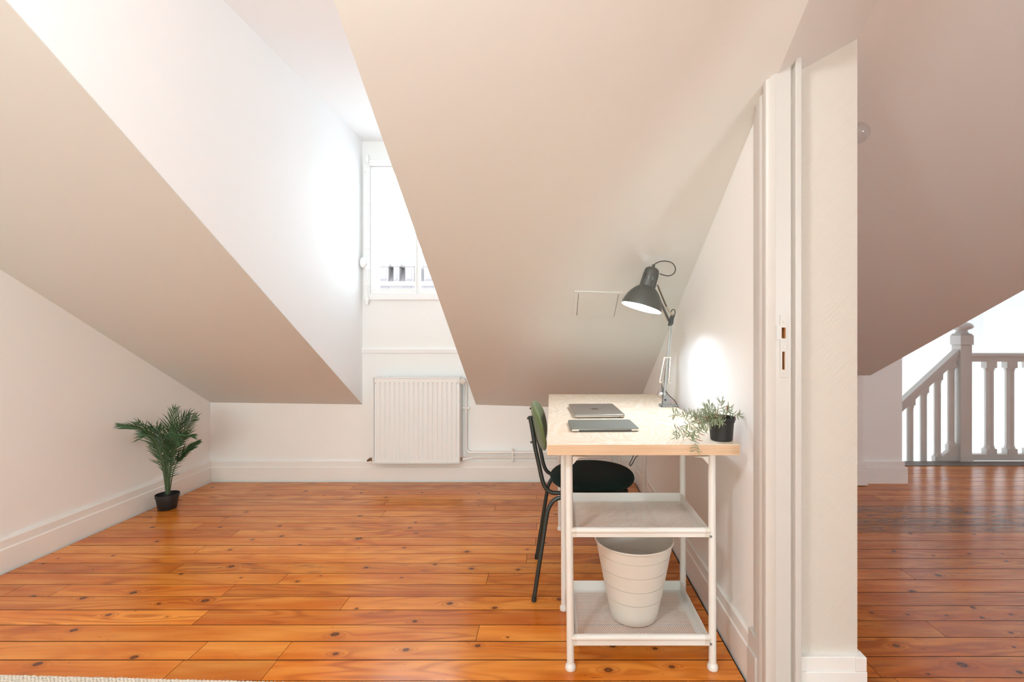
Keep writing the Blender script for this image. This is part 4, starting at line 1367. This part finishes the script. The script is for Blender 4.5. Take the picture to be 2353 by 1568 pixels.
mb.tube(smooth_path([lp(1456, 1046, 2.55), lp(1452, 1056, 2.55), lp(1447, 1066, 2.55), lp(1449, 1071, 2.55), lp(1455, 1062, 2.56), lp(1462, 1050, 2.57), lp(1472, 1044, 2.57)], 6), .0022, 8)
mb.tube(smooth_path([lp(1474, 1044, 2.57), (.545, yy(2.57), DT - .045), (.560, yy(2.5), DT - .048), (.572, by_, DT - .05), (.600, by_, DT - .02), (.592, by_ + .03, DT + .02), J0 + Vector((.006, .016, .03)), J0.lerp(J1, .5) + Vector((0, .012, 0)), J1 + Vector((0, .012, -.01))], 6), .0019, 8)
part(mb, 'power_cable', m_cord, lroot, smooth=60)

# ------------------------------------------------------------------ small trailing plant
def pot_mesh(mb, M, rb, rt, h, rim, lip, sx=1, sy=1):
    t = .0016
    prof = [(0, .001), (rb - .002, .001), (rb, .003), (rt - lip - .001, h - rim), (rt - .001, h - rim + .001), (rt, h - .001), (rt - t, h), (rt - lip - t, h - rim), (rb - t, .006), (0, .006)]
    mb.lathe(prof, 40, M @ Matrix.Diagonal((sx, sy, 1, 1)))


pr = desk_pt(1665, 1013.5)
px_, py_ = .5535, yy(1.668)
proot = thing('trailing_plant', (px_, py_, DT), 'trailing grey green plant in a black pot at the near desk corner', 'potted plant')
mb = MB()
pot_mesh(mb, Matrix.Translation((px_, py_, DT)), .0345, .0425, .076, .017, .0025)
pt = part(mb, 'pot', m_black_pot, proot, smooth=40)
mb = MB(); mb.lathe([(0, .062), (.02, .064), (.038, .060)], 24, Matrix.Translation((px_, py_, DT)))
part(mb, 'soil', m_soil, proot, smooth=60)


def leafpt(x, y, d): return P(1520 + x / 9.8, 900 + y / 9.8, d)


rp = random.Random(4)


def leaf_tube(mb, base, direc, L, w, curl, mi=0):
    d = Vector(direc).normalized()
    up = Vector((rp.uniform(-.4, .4), rp.uniform(-.4, .4), 1)); up = (up - d * up.dot(d)).normalized()
    pts = []; rs = []
    for i in range(7):
        t = i / 6
        pts.append(Vector(base) + d * (L * t) + up * (curl * L * (t * t)))
        rs.append(w * (.35, .8, 1, 1, .95, .75, .3)[i])
    mb.tube(pts, rs, 6, mi=mi, flat=.6, up=up)


stems = [
    [(1400, 600, 1.665), (1150, 500, 1.655), (900, 520, 1.65), (700, 575, 1.645), (500, 525, 1.64), (380, 508, 1.64), (290, 505, 1.64)],
    [(1380, 620, 1.665), (1100, 600, 1.64), (940, 780, 1.63), (740, 900, 1.625), (560, 950, 1.62), (420, 985, 1.62), (330, 1000, 1.62)],
    [(1380, 620, 1.66), (1050, 620, 1.63), (880, 800, 1.605), (860, 930, 1.59), (790, 1060, 1.578), (765, 1180, 1.575), (765, 1310, 1.572)],
    [(1420, 600, 1.67), (1400, 450, 1.67), (1350, 320, 1.67), (1340, 240, 1.67)],
    [(1400, 600, 1.67), (1260, 430, 1.67), (1160, 360, 1.67), (1080, 310, 1.67)],
    [(1430, 600, 1.67), (1450, 500, 1.675), (1490, 440, 1.675), (1520, 370, 1.68)],
    [(1440, 590, 1.67), (1500, 445, 1.68), (1600, 510, 1.68), (1700, 555, 1.68), (1750, 545, 1.68)],
    [(1390, 610, 1.66), (1150, 560, 1.64), (900, 640, 1.63), (640, 720, 1.625), (560, 770, 1.62), (480, 850, 1.62), (350, 870, 1.62)],
    [(1390, 610, 1.66), (1200, 560, 1.64), (1000, 560, 1.64), (820, 580, 1.635), (650, 500, 1.64), (560, 500, 1.64)],
    [(1380, 600, 1.665), (1200, 450, 1.67), (1050, 380, 1.67), (980, 370, 1.67)],
    [(1400, 610, 1.65), (1340, 600, 1.62), (1320, 680, 1.61), (1330, 700, 1.61)],
    [(1390, 610, 1.66), (1250, 560, 1.64), (1170, 640, 1.62), (1150, 720, 1.61), (1010, 780, 1.60), (960, 840, 1.60)],
    [(1400, 610, 1.66), (1120, 520, 1.66), (960, 470, 1.655), (820, 480, 1.65), (740, 500, 1.65)],
    [(1390, 610, 1.655), (1180, 540, 1.63), (1000, 640, 1.62), (900, 700, 1.62), (760, 860, 1.61), (690, 960, 1.60), (660, 1010, 1.60)],
    [(1390, 610, 1.655), (1180, 540, 1.64), (1020, 620, 1.64), (860, 650, 1.64), (760, 640, 1.64)],
    [(1400, 600, 1.66), (1260, 520, 1.65), (1130, 470, 1.65), (1010, 520, 1.645)],
    [(1390, 610, 1.655), (1240, 600, 1.62), (1200, 640, 1.61), (1180, 690, 1.61)],
    [(1420, 590, 1.65), (1380, 560, 1.63), (1330, 570, 1.62), (1290, 600, 1.615)],
]
for si, st in enumerate(stems):
    pts = smooth_path([leafpt(*p) for p in st], 6)
    mb = MB()
    n = len(pts)
    mb.tube(pts, [.0011 - .0006 * i / n for i in range(n)], 5, mi=2)
    step = 3 if si < 9 else 2
    for i in range(6, n, step):
        t = (pts[min(i + 1, n - 1)] - pts[i - 1]).normalized()
        for sgn in (-1, 1):
            perp = Vector((-t.z, rp.uniform(-.6, .6), t.x)) * sgn
            dr = t * rp.uniform(.3, .9) + perp * rp.uniform(.6, 1.1)
            if dr.y > 0: dr.y *= .6
            red = rp.random() < .04
            leaf_tube(mb, pts[i], dr, rp.uniform(.013, .021), rp.uniform(.0017, .0023), rp.uniform(-.5, .9), mi=1 if red else 0)
    # pair at the tip
    t = (pts[-1] - pts[-2]).normalized()
    for sgn in (-1, 1):
        perp = Vector((-t.z, 0, t.x)) * sgn
        leaf_tube(mb, pts[-1], t * .7 + perp * .8, .020, .0017, .5)
    part(mb, 'stem', [m_leaf, m_leafred, m_twig], proot, smooth=60)

# ------------------------------------------------------------------ waste bin
bx_, by2 = .297, yy(1.843)
mb = MB()
Hb = .279; z0 = .0780
prof = [(0, .002), (.078, .002), (.082, .005)]
rb, rt = .0825, .1370
for i in range(1, 5):
    h = Hb * (.155 + .184 * i) - .012
    r = rb + (rt - rb) * (h / Hb)
    prof += [(r - .0002, h - .0015), (r - .0030, h - .0009), (r - .0030, h + .0009), (r + .0008, h + .0015)]
prof += [(rt - .001, Hb - .006), (rt + .0030, Hb - .005), (rt + .0042, Hb - .002), (rt + .003, Hb), (rt - .0005, Hb), (rt - .003, Hb - .006), (rb - .0015, .008), (0, .006)]
prof2 = []
for p_ in prof:
    if prof2 and abs(prof2[-1][0] - p_[0]) < 1e-6 and abs(prof2[-1][1] - p_[1]) < 1e-6: continue
    prof2.append(p_)
mb.lathe(prof2, 72, Matrix.Translation((bx_, by2, z0)))
tag(mb.build('waste_bin', m_plastic_white, smooth=35), 'round white plastic waste bin standing on the lower mesh shelf of the desk', 'waste bin')

# ------------------------------------------------------------------ chair
CY = yy(2.28)
croot = thing('chair', (.16, CY, 0), 'chair with green padded back, dark round seat and black tube frame', 'chair')
mb = MB()
# seat: soft flattened disc
sx_, sy_ = .186, .205
n = 48
prof = [(0, .432), (.80, .432), (.93, .436), (.985, .445), (1.0, .455), (.985, .466), (.94, .474), (.82, .480), (.5, .484), (0, .485)]
for (s0_) in (0,):
    vs = []; fs = []
    mb.lathe([(r, z) for r, z in prof], n, Matrix.Translation((.182, CY, 0)) @ Matrix.Diagonal((sx_, sy_, 1, 1)))
part(mb, 'seat', m_fab_seat, croot, smooth=70)
# backrest pad: curved superellipse shell
mb = MB()
nu, nv = 28, 16
w2, h2, th = .190, .100, .018


def pad_pt(a, rr, side):
    # a angle, rr 0..1 radial
    ca, sa = math.cos(a), math.sin(a)
    e_ = 2.5
    k_ = (abs(ca) ** e_ + abs(sa) ** e_) ** (-1 / e_)
    s_ = rr * k_ * ca * w2; t_ = rr * k_ * sa * h2
    thick = th * max(0.0, 1 - rr ** 3.2) ** .5
    cz_ = .682 + t_
    xx = -.057 - .23 * (cz_ - .682) + .028 * (s_ / w2) ** 2 + side * thick
    return Vector((xx, CY + s_, cz_))


vs = []; fs = []
N = 40; R = 10
for side in (1, -1):
    base = len(vs)
    vs.append(pad_pt(0, 0, side))
    for j in range(1, R + 1):
        rr = math.sin(math.pi / 2 * j / R)
        for i in range(N): vs.append(pad_pt(2 * math.pi * i / N, rr, side))
    for i in range(N): fs.append((base, base + 1 + i, base + 1 + (i + 1) % N))
    for j in range(R - 1):
        for i in range(N):
            a = base + 1 + j * N
            fs.append((a + i, a + (i + 1) % N, a + N + (i + 1) % N, a + N + i))
mb.add(vs, fs)
bk = mb.build('backrest', m_fab_back, croot, smooth=70)
bm = bmesh.new(); bm.from_mesh(bk.data); bmesh.ops.remove_doubles(bm, verts=bm.verts, dist=.0003); bmesh.ops.recalc_face_normals(bm, faces=bm.faces); bm.to_mesh(bk.data); bm.free()
TR = .0088
up_pts = []
for s in (-1, 1):
    y_ = CY + s * .128
    mb = MB()
    path = smooth_path([(-.088, y_, .742), (-.078, y_, .69), (-.066, y_, .613), (-.050, y_, .54), (-.036, y_, .475), (-.022, y_, .442), (.000, y_, .425), (.030, y_, .421), (.20, y_, .421)], 6)
    mb.tube(path, TR, 12)
    part(mb, 'back_tube', m_black_tube, croot, smooth=60)
    mb = MB()
    q0 = Vector((-.086, y_, .735)); q1 = Vector((-.072, y_, .635))
    for q_ in (q0, q1):
        mb = MB(); mb.tube([q_ + Vector((-.014, 0, -.003)), q_ + Vector((.012, 0, .003))], .0042, 10)
        part(mb, 'screw', m_black_tube, croot, smooth=50)
for s in (-1, 1):
    for fb_ in (0, 1):
        mb = MB()
        yt = CY + s * .155; yf = CY + s * .183
        if fb_ == 0:
            path = smooth_path([(.10, yt, .412), (.045, yt, .412), (.012, CY + s * .157, .400), (-.008, CY + s * .159, .372), (-.018, CY + s * .161, .335), (-.044, CY + s * .172, .17), (-.069, yf, .008)], 6)
        else:
            path = smooth_path([(.22, yt, .412), (.285, yt, .412), (.318, CY + s * .157, .400), (.336, CY + s * .159, .372), (.345, CY + s * .161, .335), (.371, CY + s * .172, .17), (.396, yf, .008)], 6)
        mb.tube(path, TR, 12)
        lg = part(mb, 'leg', m_black_tube, croot, smooth=60)
        mb = MB(); e_ = path[-1]; mb.tube([e_ + Vector((.001, 0, .012)), e_ + Vector((0, 0, -.008))], [TR + .0006, TR + .0012], 12)
        sub(mb, 'foot_cap', m_hole, lg, smooth=50)
mb = MB()
mb.tube([(.06, CY - .155, .412), (.06, CY + .155, .412)], TR * .9, 10); mb.tube([(.26, CY - .155, .412), (.26, CY + .155, .412)], TR * .9, 10)
mb.box(.04, .32, CY - .14, CY + .14, .424, .436)
part(mb, 'seat_support', m_black_tube, croot, smooth=40)

# ------------------------------------------------------------------ palm
PCX, PCD = -2.375, 3.18
PCY = yy(PCD)
palm = thing('potted_palm', (PCX, PCY, 0), 'green fan leaved palm in an oval black pot by the left wall', 'potted plant')
mb = MB()
pot_mesh(mb, Matrix.Translation((PCX, PCY, 0)), .0475, .0625, .094, .020, .003)
part(mb, 'pot', m_black_pot, palm, smooth=40)
mb = MB(); mb.lathe([(0, .070), (.03, .070), (.053, .066)], 24, Matrix.Translation((PCX, PCY, 0)))
part(mb, 'soil', m_soil, palm, smooth=60)


def pp(x, y, d): return P(220 + x / 4.9, 880 + y / 4.9, d)


rq = random.Random(9)


def leaflet(mb, base, tip, w, droop):
    base = Vector(base); tip = Vector(tip)
    d = tip - base; L = d.length
    if L < 1e-4: return
    dn = d.normalized()
    side = dn.cross(Vector((rq.uniform(-.3, .3), -1, rq.uniform(-.2, .5)))).normalized()
    fold = side.cross(dn).normalized()
    vs = []; NS = 6
    for i in range(NS + 1):
        t = i / NS
        c = base + d * t + Vector((0, 0, -droop * L * t * t))
        ww = w * (math.sin(math.pi * (.10 + .90 * t) ** .75) if t < 1 else 0.02)
        ww = max(ww, w * .04)
        vs += [c - side * ww + fold * ww * .35, c, c + side * ww + fold * ww * .35]
    fs = []
    for i in range(NS):
        a = i * 3
        fs += [(a, a + 1, a + 4, a + 3), (a + 1, a + 2, a + 5, a + 4)]
    mb.add(vs, fs)


def frond(path, l0, l1, start, nl, spread=1.0, left=1.0, right=1.0, fwd=.75, w=.0052, droop=.12, depth=.35):
    pe, pl_ = path[-2], path[-1]
    path = path[:-1] + [tuple(pe[i] + (pl_[i] - pe[i]) * .62 for i in range(3))]
    l0 *= 1.95; l1 *= 2.1; nl = int(nl * 1.25); w *= .62
    pts = smooth_path([pp(*p) for p in path], 8)
    n = len(pts)
    mb = MB()
    mb.tube(pts, [.0030 * (1 - .8 * i / n) + .0005 for i in range(n)], 6, mi=1)
    cum = [0]
    for i in range(1, n): cum.append(cum[-1] + (pts[i] - pts[i - 1]).length)
    tot = cum[-1]
    for k in range(nl):
        t = start + (1 - start) * k / (nl - 1)
        s_ = t * tot
        i = max(j for j in range(n) if cum[j] <= s_ + 1e-9); i = min(i, n - 2)
        f_ = (s_ - cum[i]) / max(cum[i + 1] - cum[i], 1e-6)
        b_ = pts[i].lerp(pts[i + 1], min(f_, 1))
        tan = (pts[min(i + 2, n - 1)] - pts[max(i - 1, 0)]).normalized()
        q_ = (t - start) / (1 - start); lift = rq.uniform(-.1, .15)
        L = (l0 + (l1 - l0) * q_) * (.75 + .5 * math.sin(math.pi * min(1, q_ * .9 + .08))) * rq.uniform(.88, 1.1)
        for sg, am in ((1, left), (-1, right)):
            if am <= 0: continue
            perp = Vector((-tan.z, rq.uniform(-depth, depth), tan.x))
            perp.normalize()
            dr = (tan * (fwd + .9 * q_) + perp * sg * spread).normalized()
            leaflet(mb, b_, b_ + dr * L * am, w, droop)
        if k == nl - 1:
            leaflet(mb, b_, b_ + tan * L, w, 0.02)
    part(mb, 'frond', [m_palm, m_palmstem], palm, smooth=0, fix=False)
    o_ = COL.objects[-1]


def fr_fix():
    pass


fr = [
    dict(path=[(805, 1250, 3.18), (812, 1000, 3.17), (845, 620, 3.16), (870, 380, 3.15), (895, 260, 3.15)], l0=.062, l1=.030, start=.52, nl=16),
    dict(path=[(825, 1250, 3.18), (850, 950, 3.2), (940, 620, 3.24), (1040, 460, 3.27), (1160, 360, 3.28)], l0=.060, l1=.036, start=.5, nl=15, right=.75),
    dict(path=[(790, 1250, 3.18), (760, 950, 3.1), (690, 690, 3.0), (560, 545, 2.93), (380, 500, 2.88), (260, 480, 2.86)], l0=.060, l1=.030, start=.66, nl=13, fwd=1.2, spread=.45, droop=.08),
    dict(path=[(795, 1250, 3.18), (740, 900, 3.14), (640, 640, 3.08), (540, 500, 3.04), (470, 430, 3.02)], l0=.052, l1=.030, start=.62, nl=11, right=.9),
    dict(path=[(810, 1260, 3.16), (815, 1050, 3.12), (822, 850, 3.08), (836, 690, 3.05)], l0=.060, l1=.036, start=.36, nl=13, fwd=.95),
    dict(path=[(800, 1250, 3.18), (780, 900, 3.1), (760, 640, 3.0), (840, 560, 2.95), (950, 610, 2.92)], l0=.048, l1=.050, start=.74, nl=9, fwd=.9, droop=.2),
    dict(path=[(830, 1250, 3.19), (880, 980, 3.18), (980, 800, 3.17), (1090, 710, 3.16), (1180, 650, 3.16)], l0=.046, l1=.022, start=.52, nl=13, fwd=1.1, spread=.55),
    dict(path=[(800, 1250, 3.19), (780, 850, 3.2), (700, 560, 3.18), (600, 470, 3.16)], l0=.055, l1=.034, start=.58, nl=12),
    dict(path=[(815, 1250, 3.19), (840, 900, 3.22), (900, 560, 3.28), (990, 400, 3.32), (1060, 330, 3.34)], l0=.060, l1=.034, start=.55, nl=14),
    dict(path=[(800, 1250, 3.17), (770, 920, 3.06), (690, 690, 2.96), (620, 600, 2.92), (520, 600, 2.90)], l0=.045, l1=.040, start=.78, nl=8, fwd=1.1, spread=.6, droop=.15),
    dict(path=[(820, 1250, 3.17), (860, 900, 3.08), (920, 690, 3.02), (1010, 600, 3.0), (1100, 590, 2.98)], l0=.046, l1=.036, start=.72, nl=9, fwd=1.1, spread=.5),
    dict(path=[(805, 1250, 3.16), (800, 950, 3.1), (780, 750, 3.06), (730, 600, 3.05), (700, 500, 3.05)], l0=.056, l1=.036, start=.5, nl=14),
    dict(path=[(815, 1250, 3.17), (850, 950, 3.14), (880, 750, 3.1), (880, 600, 3.1), (890, 470, 3.1)], l0=.054, l1=.036, start=.45, nl=15),
    dict(path=[(795, 1250, 3.17), (770, 1000, 3.14), (720, 800, 3.12), (660, 680, 3.12)], l0=.050, l1=.034, start=.6, nl=9, fwd=.7),
]
for f in fr: frond(**f)
for o_ in [o for o in palm.children if o.name.startswith('frond')]:
    me = o_.data
    # stalk is the closed tube built first: its faces keep the stem material
    nst = sum(1 for p in me.polygons)
    for p in me.polygons:
        pass

# ------------------------------------------------------------------ rug
RZ = .010
def rugpt(u, v, z=RZ):
    d = (H - z) * 1180 / (v - VC)
    return Vector(((u - UC) / 1180 * d, d * K, z))


ra = rugpt(0, 1550.5); rb_ = rugpt(640, 1567)
dirx = (rb_ - ra).normalized()
ra0 = ra - dirx * .55; rb1 = rb_ + dirx * .03
inw = Vector((dirx.y, -dirx.x, 0))
rug_root = thing('rug', (ra0 + (rb1 - ra0) / 2 + inw * .6).to_tuple()[:2] + (0,), 'cream braided wool rug lying at the near left of the floor', 'rug')
rw = MB()
rr_ = random.Random(3)
Lr = (rb1 - ra0).length
pitch_ = .0125; nrow = 14
for r_ in range(nrow):
    m_n = int(Lr / pitch_)
    for i in range(m_n):
        for k_ in (0, 1):
            c_ = ra0 + dirx * (i * pitch_ + (k_ * .5) * pitch_ + rr_.uniform(-.001, .001)) + inw * (.004 + r_ * .0105 + (.0045 if k_ else 0) + rr_.uniform(-.001, .001))
            sgn = 1 if k_ else -1
            a_ = c_ - dirx * .0065 - inw * .0030 * sgn; b_ = c_ + dirx * .0065 + inw * .0030 * sgn
            zz = .0062 + rr_.uniform(0, .0014)
            a_.z = zz - .001; b_.z = zz - .001; md = (a_ + b_) / 2; md.z = zz + .0014
            rw.tube([a_, (a_ + md) / 2 + Vector((0, 0, .0006)), md, (b_ + md) / 2 + Vector((0, 0, .0006)), b_], [.0012, .0032, .0038, .0032, .0012], 6)
part(rw, 'braided_edge', m_rug, rug_root, smooth=70, fix=False)
rw = MB()
c0 = ra0 + inw * .004; c1 = rb1 + inw * .004
q = [Vector((c0.x, c0.y, .0008)), Vector((c1.x, c1.y, .0008)), Vector((c1.x, c1.y, .0008)) + inw * 1.3, Vector((c0.x, c0.y, .0008)) + inw * 1.3]
rw.hexa(q, [p + Vector((0, 0, .0045)) for p in q])
part(rw, 'rug_ground', m_rug, rug_root, smooth=0)
# loose fibres
rw = MB()
for i in range(150):
    s_ = rr_.uniform(0, Lr)
    b0 = ra0 + dirx * s_ + inw * rr_.uniform(0, .004); b0.z = .007
    pts = [b0]; dd = Vector((rr_.uniform(-1, 1), rr_.uniform(.0, 1), rr_.uniform(0, 1.2))).normalized()
    for k_ in range(3):
        dd = (dd + Vector((rr_.uniform(-.5, .5), rr_.uniform(-.3, .5), rr_.uniform(-.8, .2)))).normalized()
        b0 = b0 + dd * .003; b0 = Vector((b0.x, b0.y, max(b0.z, .001))); pts.append(b0)
    rw.tube(pts, .00022, 3)
fz = part(rw, 'loose_fibre', m_rug, rug_root, smooth=0, fix=False)
fz['kind'] = 'stuff'

# ------------------------------------------------------------------ stair balustrade
NX, ND = 3.505, 4.33
def newel(root):
    mb = MB()
    a = .048
    zt_ = H - (793 - VC) / 1180 * ND
    y0_, y1_ = yy(ND), yy(ND) + .096
    yc_ = (y0_ + y1_) / 2
    mb.box(NX - a, NX + a, y0_, y1_, -.35, zt_)
    mb.box(NX - a - .006, NX + a + .006, y0_ - .006, y1_ + .006, -.02, .05)
    mb.box(NX - a - .008, NX + a + .008, y0_ - .008, y1_ + .008, zt_, zt_ + .082)
    mb.box(NX - a - .002, NX + a + .002, y0_ - .002, y1_ + .002, zt_ + .082, zt_ + .094)
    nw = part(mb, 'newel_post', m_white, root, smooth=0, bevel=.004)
    mb = MB()
    mb.lathe([(.058, 0), (.046, .006), (.042, .018), (.036, .025), (.040, .031), (.066, .040), (.080, .054), (.079, .068), (.066, .084), (.042, .096), (0, .104)], 32, Matrix.Translation((NX, yc_, zt_ + .094)))
    sub(mb, 'newel_cap', m_white, nw, smooth=50)


def baluster(mb, x, y, z0, z1, s=.021):
    b = .019
    e = .62 * s
    mb.box(x - s, x + s, y - e, y + e, z0, z0 + .045)
    mb.box(x - s, x + s, y - e, y + e, z1 - .055, z1)
    # chamfered shaft
    c = .016
    vs = []
    ring = lambda r, z: [(x + r * math.cos(math.radians(22.5 + 45 * k)), y + .64 * r * math.sin(math.radians(22.5 + 45 * k)), z) for k in range(8)]
    lv = [(s * 1.05, z0 + .045), (s * .84, z0 + .075), (s * .84, z1 - .085), (s * 1.05, z1 - .055)]
    for r, z in lv: vs += ring(r, z)
    fs = []
    for i in range(3):
        for k in range(8): fs.append((i * 8 + k, i * 8 + (k + 1) % 8, (i + 1) * 8 + (k + 1) % 8, (i + 1) * 8 + k))
    mb.add(vs, fs)


stair = thing('balustrade', (NX, yy(ND) + .05, 0), 'white wooden stair balustrade with a knobbed newel post at the hall end', 'balustrade')
newel(stair)
yc_ = yy(ND) + .048
mb = MB()
zr1 = H - (812 - VC) / 1180 * ND; zr0 = H - (832 - VC) / 1180 * ND
mb.prism([(yc_ - .034, zr1 - .030), (yc_ - .034, zr1 - .008), (yc_ - .022, zr1), (yc_ + .022, zr1), (yc_ + .034, zr1 - .008), (yc_ + .034, zr1 - .030), (yc_ + .024, zr1 - .034), (yc_ + .024, zr0), (yc_ - .024, zr0), (yc_ - .024, zr1 - .034)], 0, NX + .048, 5.6)
part(mb, 'handrail', m_white, stair, smooth=0)
mb = MB(); mb.box(NX + .048, 5.6, yc_ - .026, yc_ + .026, .004, .058)
part(mb, 'base_rail', m_white, stair, smooth=0, bevel=.002)
x = (2273 - UC) / 1180 * 4.38
for k_ in range(8):
    mb = MB(); baluster(mb, x, yc_, .058, zr0 + .001, .044)
    part(mb, 'baluster', m_white, stair, smooth=0)
    x += .1745
    if x > 5.0: break
# descending flight to the left of the newel
sl = .92
x_top = NX - .048; z_top = H - (800 - VC) / 1180 * 4.38 - .01
xend = NX - .95
mb = MB()
yr = yc_
def sprism(z_off0, z_off1, half, slope=sl, xa=x_top, xb=xend, zt0=z_top):
    q = [Vector((xa, yr - half, zt0 + z_off0)), Vector((xa, yr + half, zt0 + z_off0)), Vector((xb, yr + half, zt0 + z_off0 - slope * (xa - xb))), Vector((xb, yr - half, zt0 + z_off0 - slope * (xa - xb)))]
    return q, [p + Vector((0, 0, z_off1 - z_off0)) for p in q]
mb.hexa(*sprism(-.045, .0, .032)); mb.hexa(*sprism(-.095, -.045, .022))
part(mb, 'sloped_handrail', m_white, stair, smooth=0, bevel=.002)
mb = MB()
zs = H - (1018 - VC) / 1180 * 4.38
mb.hexa(*sprism(-.34, 0, .022, .86, x_top, xend, zs))
part(mb, 'stringer', m_white, stair, smooth=0)
for uu in (2185, 2154, 2122, 2091):
    xx = (uu - UC) / 1180 * 4.38
    zt1 = z_top - .095 - sl * (x_top - xx); zt0_ = zs - .86 * (x_top - xx)
    mb = MB(); baluster(mb, xx, yr, zt0_ - .02, zt1 + .035, .034)
    part(mb, 'baluster', m_white, stair, smooth=0)

# ------------------------------------------------------------------ glass globe light on the hall side
gd = 1.60
gc = P(1972, 306, gd)
groot = thing('wall_light', (WT, gc.y, gc.z), 'clear glass globe light fixed on the hall side of the partition', 'wall light')
mb = MB(); mb.ball(gc, .032, 16)
gb = part(mb, 'globe', m_globe, groot, smooth=80)
mb = MB(); mb.tube([(WT, gc.y, gc.z), (gc.x - .030, gc.y, gc.z)], .012, 16); mb.lathe([(0, 0), (.03, 0), (.03, .008), (0, .008)], 20, Matrix.Translation((WT, gc.y, gc.z)) @ Matrix.Rotation(math.pi / 2, 4, 'Y'))
part(mb, 'lamp_base', m_plastic_white, groot, smooth=40)
# small switch plate seen edge on, on the hall side
mb = MB(); zc = H - (552 - VC) / 1180 * 1.6
mb.box(WT, WT + .010, yy(1.52), yy(1.60), zc - .036, zc + .036)
tag(mb.build('light_switch', m_plastic_white, smooth=0, bevel=.002), 'flat white light switch seen edge on at the partition corner', 'light switch')

# ------------------------------------------------------------------ building seen through the window
bm_wall = simple('pale_render', (.27, .23, .225), .8, var=.05, vscale=.5)
bm_roof = simple('slate_roof', (.17, .145, .145), .7, var=.2, vscale=3, bump=.3, bscale=6)
bm_dark = simple('far_window_glass', (.21, .18, .18), .3)
bd = 30.0


def bp_(u, v, d=bd): return P(u, v, d)


broot = thing('building', (bp_(950, 640).x, yy(bd), -8), 'pale building with slate roof and dormers seen through the dormer window', 'building')
L_x = bp_(862 - 90, 0).x; R_x = bp_(1120, 0).x
z_e = bp_(0, 613).z; z_r = bp_(0, 579).z; z_w = bp_(0, 648).z
mb = MB(); mb.box(L_x, R_x, yy(bd), yy(bd) + 9, -8, z_w)
mb.box(L_x - .2, R_x + .2, yy(bd) - .3, yy(bd) + 9.2, z_w - .25, z_w)
part(mb, 'facade', bm_wall, broot, smooth=0)
mb = MB()
xm0 = bp_(928, 0).x; xm1 = R_x - 1.5
y0_, y1_ = yy(bd) + .9, yy(bd) + 8.5
ym = (y0_ + y1_) / 2
mb.add([(L_x + 1.2, y0_, z_e), (R_x, y0_, z_e), (R_x, y1_, z_e), (L_x + 1.2, y1_, z_e), (xm0, ym, z_r + .9), (xm1, ym, z_r + .9)], [(0, 1, 5, 4), (1, 2, 5), (2, 3, 4, 5), (3, 0, 4)])
q = [Vector((L_x, yy(bd), z_w)), Vector((R_x, yy(bd), z_w)), Vector((R_x, y1_ + .4, z_w)), Vector((L_x, y1_ + .4, z_w))]
mb.hexa(q, [Vector((L_x + 1.0, y0_ - .2, z_e)), Vector((R_x, y0_ - .2, z_e)), Vector((R_x, y1_, z_e)), Vector((L_x + 1.0, y1_, z_e))])
part(mb, 'roof', bm_roof, broot, smooth=0)
for (u0, u1) in ((869, 893), (905, 918), (932, 952), (975, 1000), (1020, 1040)):
    mb = MB(); xa_, xb2 = bp_(u0, 0).x, bp_(u1, 0).x
    mb.box(xa_, xb2, yy(bd) - .05, yy(bd) + 1.2, z_w, bp_(0, 613).z)
    mb.box(xa_ - .1, xb2 + .1, yy(bd) - .15, yy(bd) + 1.3, z_e, z_e + .12)
    dm = part(mb, 'roof_dormer', bm_wall, broot, smooth=0)
    mb = MB(); mb.box(xa_ + .12, xb2 - .12, yy(bd) - .07, yy(bd) - .04, z_w + .12, z_e - .10)
    sub(mb, 'window', bm_dark, dm, smooth=0)
for (u0, u1) in ((875, 893), (925, 945), (975, 995)):
    mb = MB(); mb.box(bp_(u0, 0).x, bp_(u1, 0).x, yy(bd) - .03, yy(bd) + .02, bp_(0, 690).z, bp_(0, 656).z)
    part(mb, 'window', bm_dark, broot, smooth=0)
mb = MB(); ax_ = bp_(904, 0).x
mb.tube([(ax_, ym, z_r), (ax_, ym, z_r + 2.2)], .03, 6); mb.tube([(ax_ - .5, ym, z_r + 1.9), (ax_ + .5, ym, z_r + 1.9)], .02, 6); mb.tube([(ax_ - .3, ym, z_r + 1.5), (ax_ + .3, ym, z_r + 1.5)], .02, 6)
part(mb, 'roof_aerial', bm_dark, broot, smooth=0)
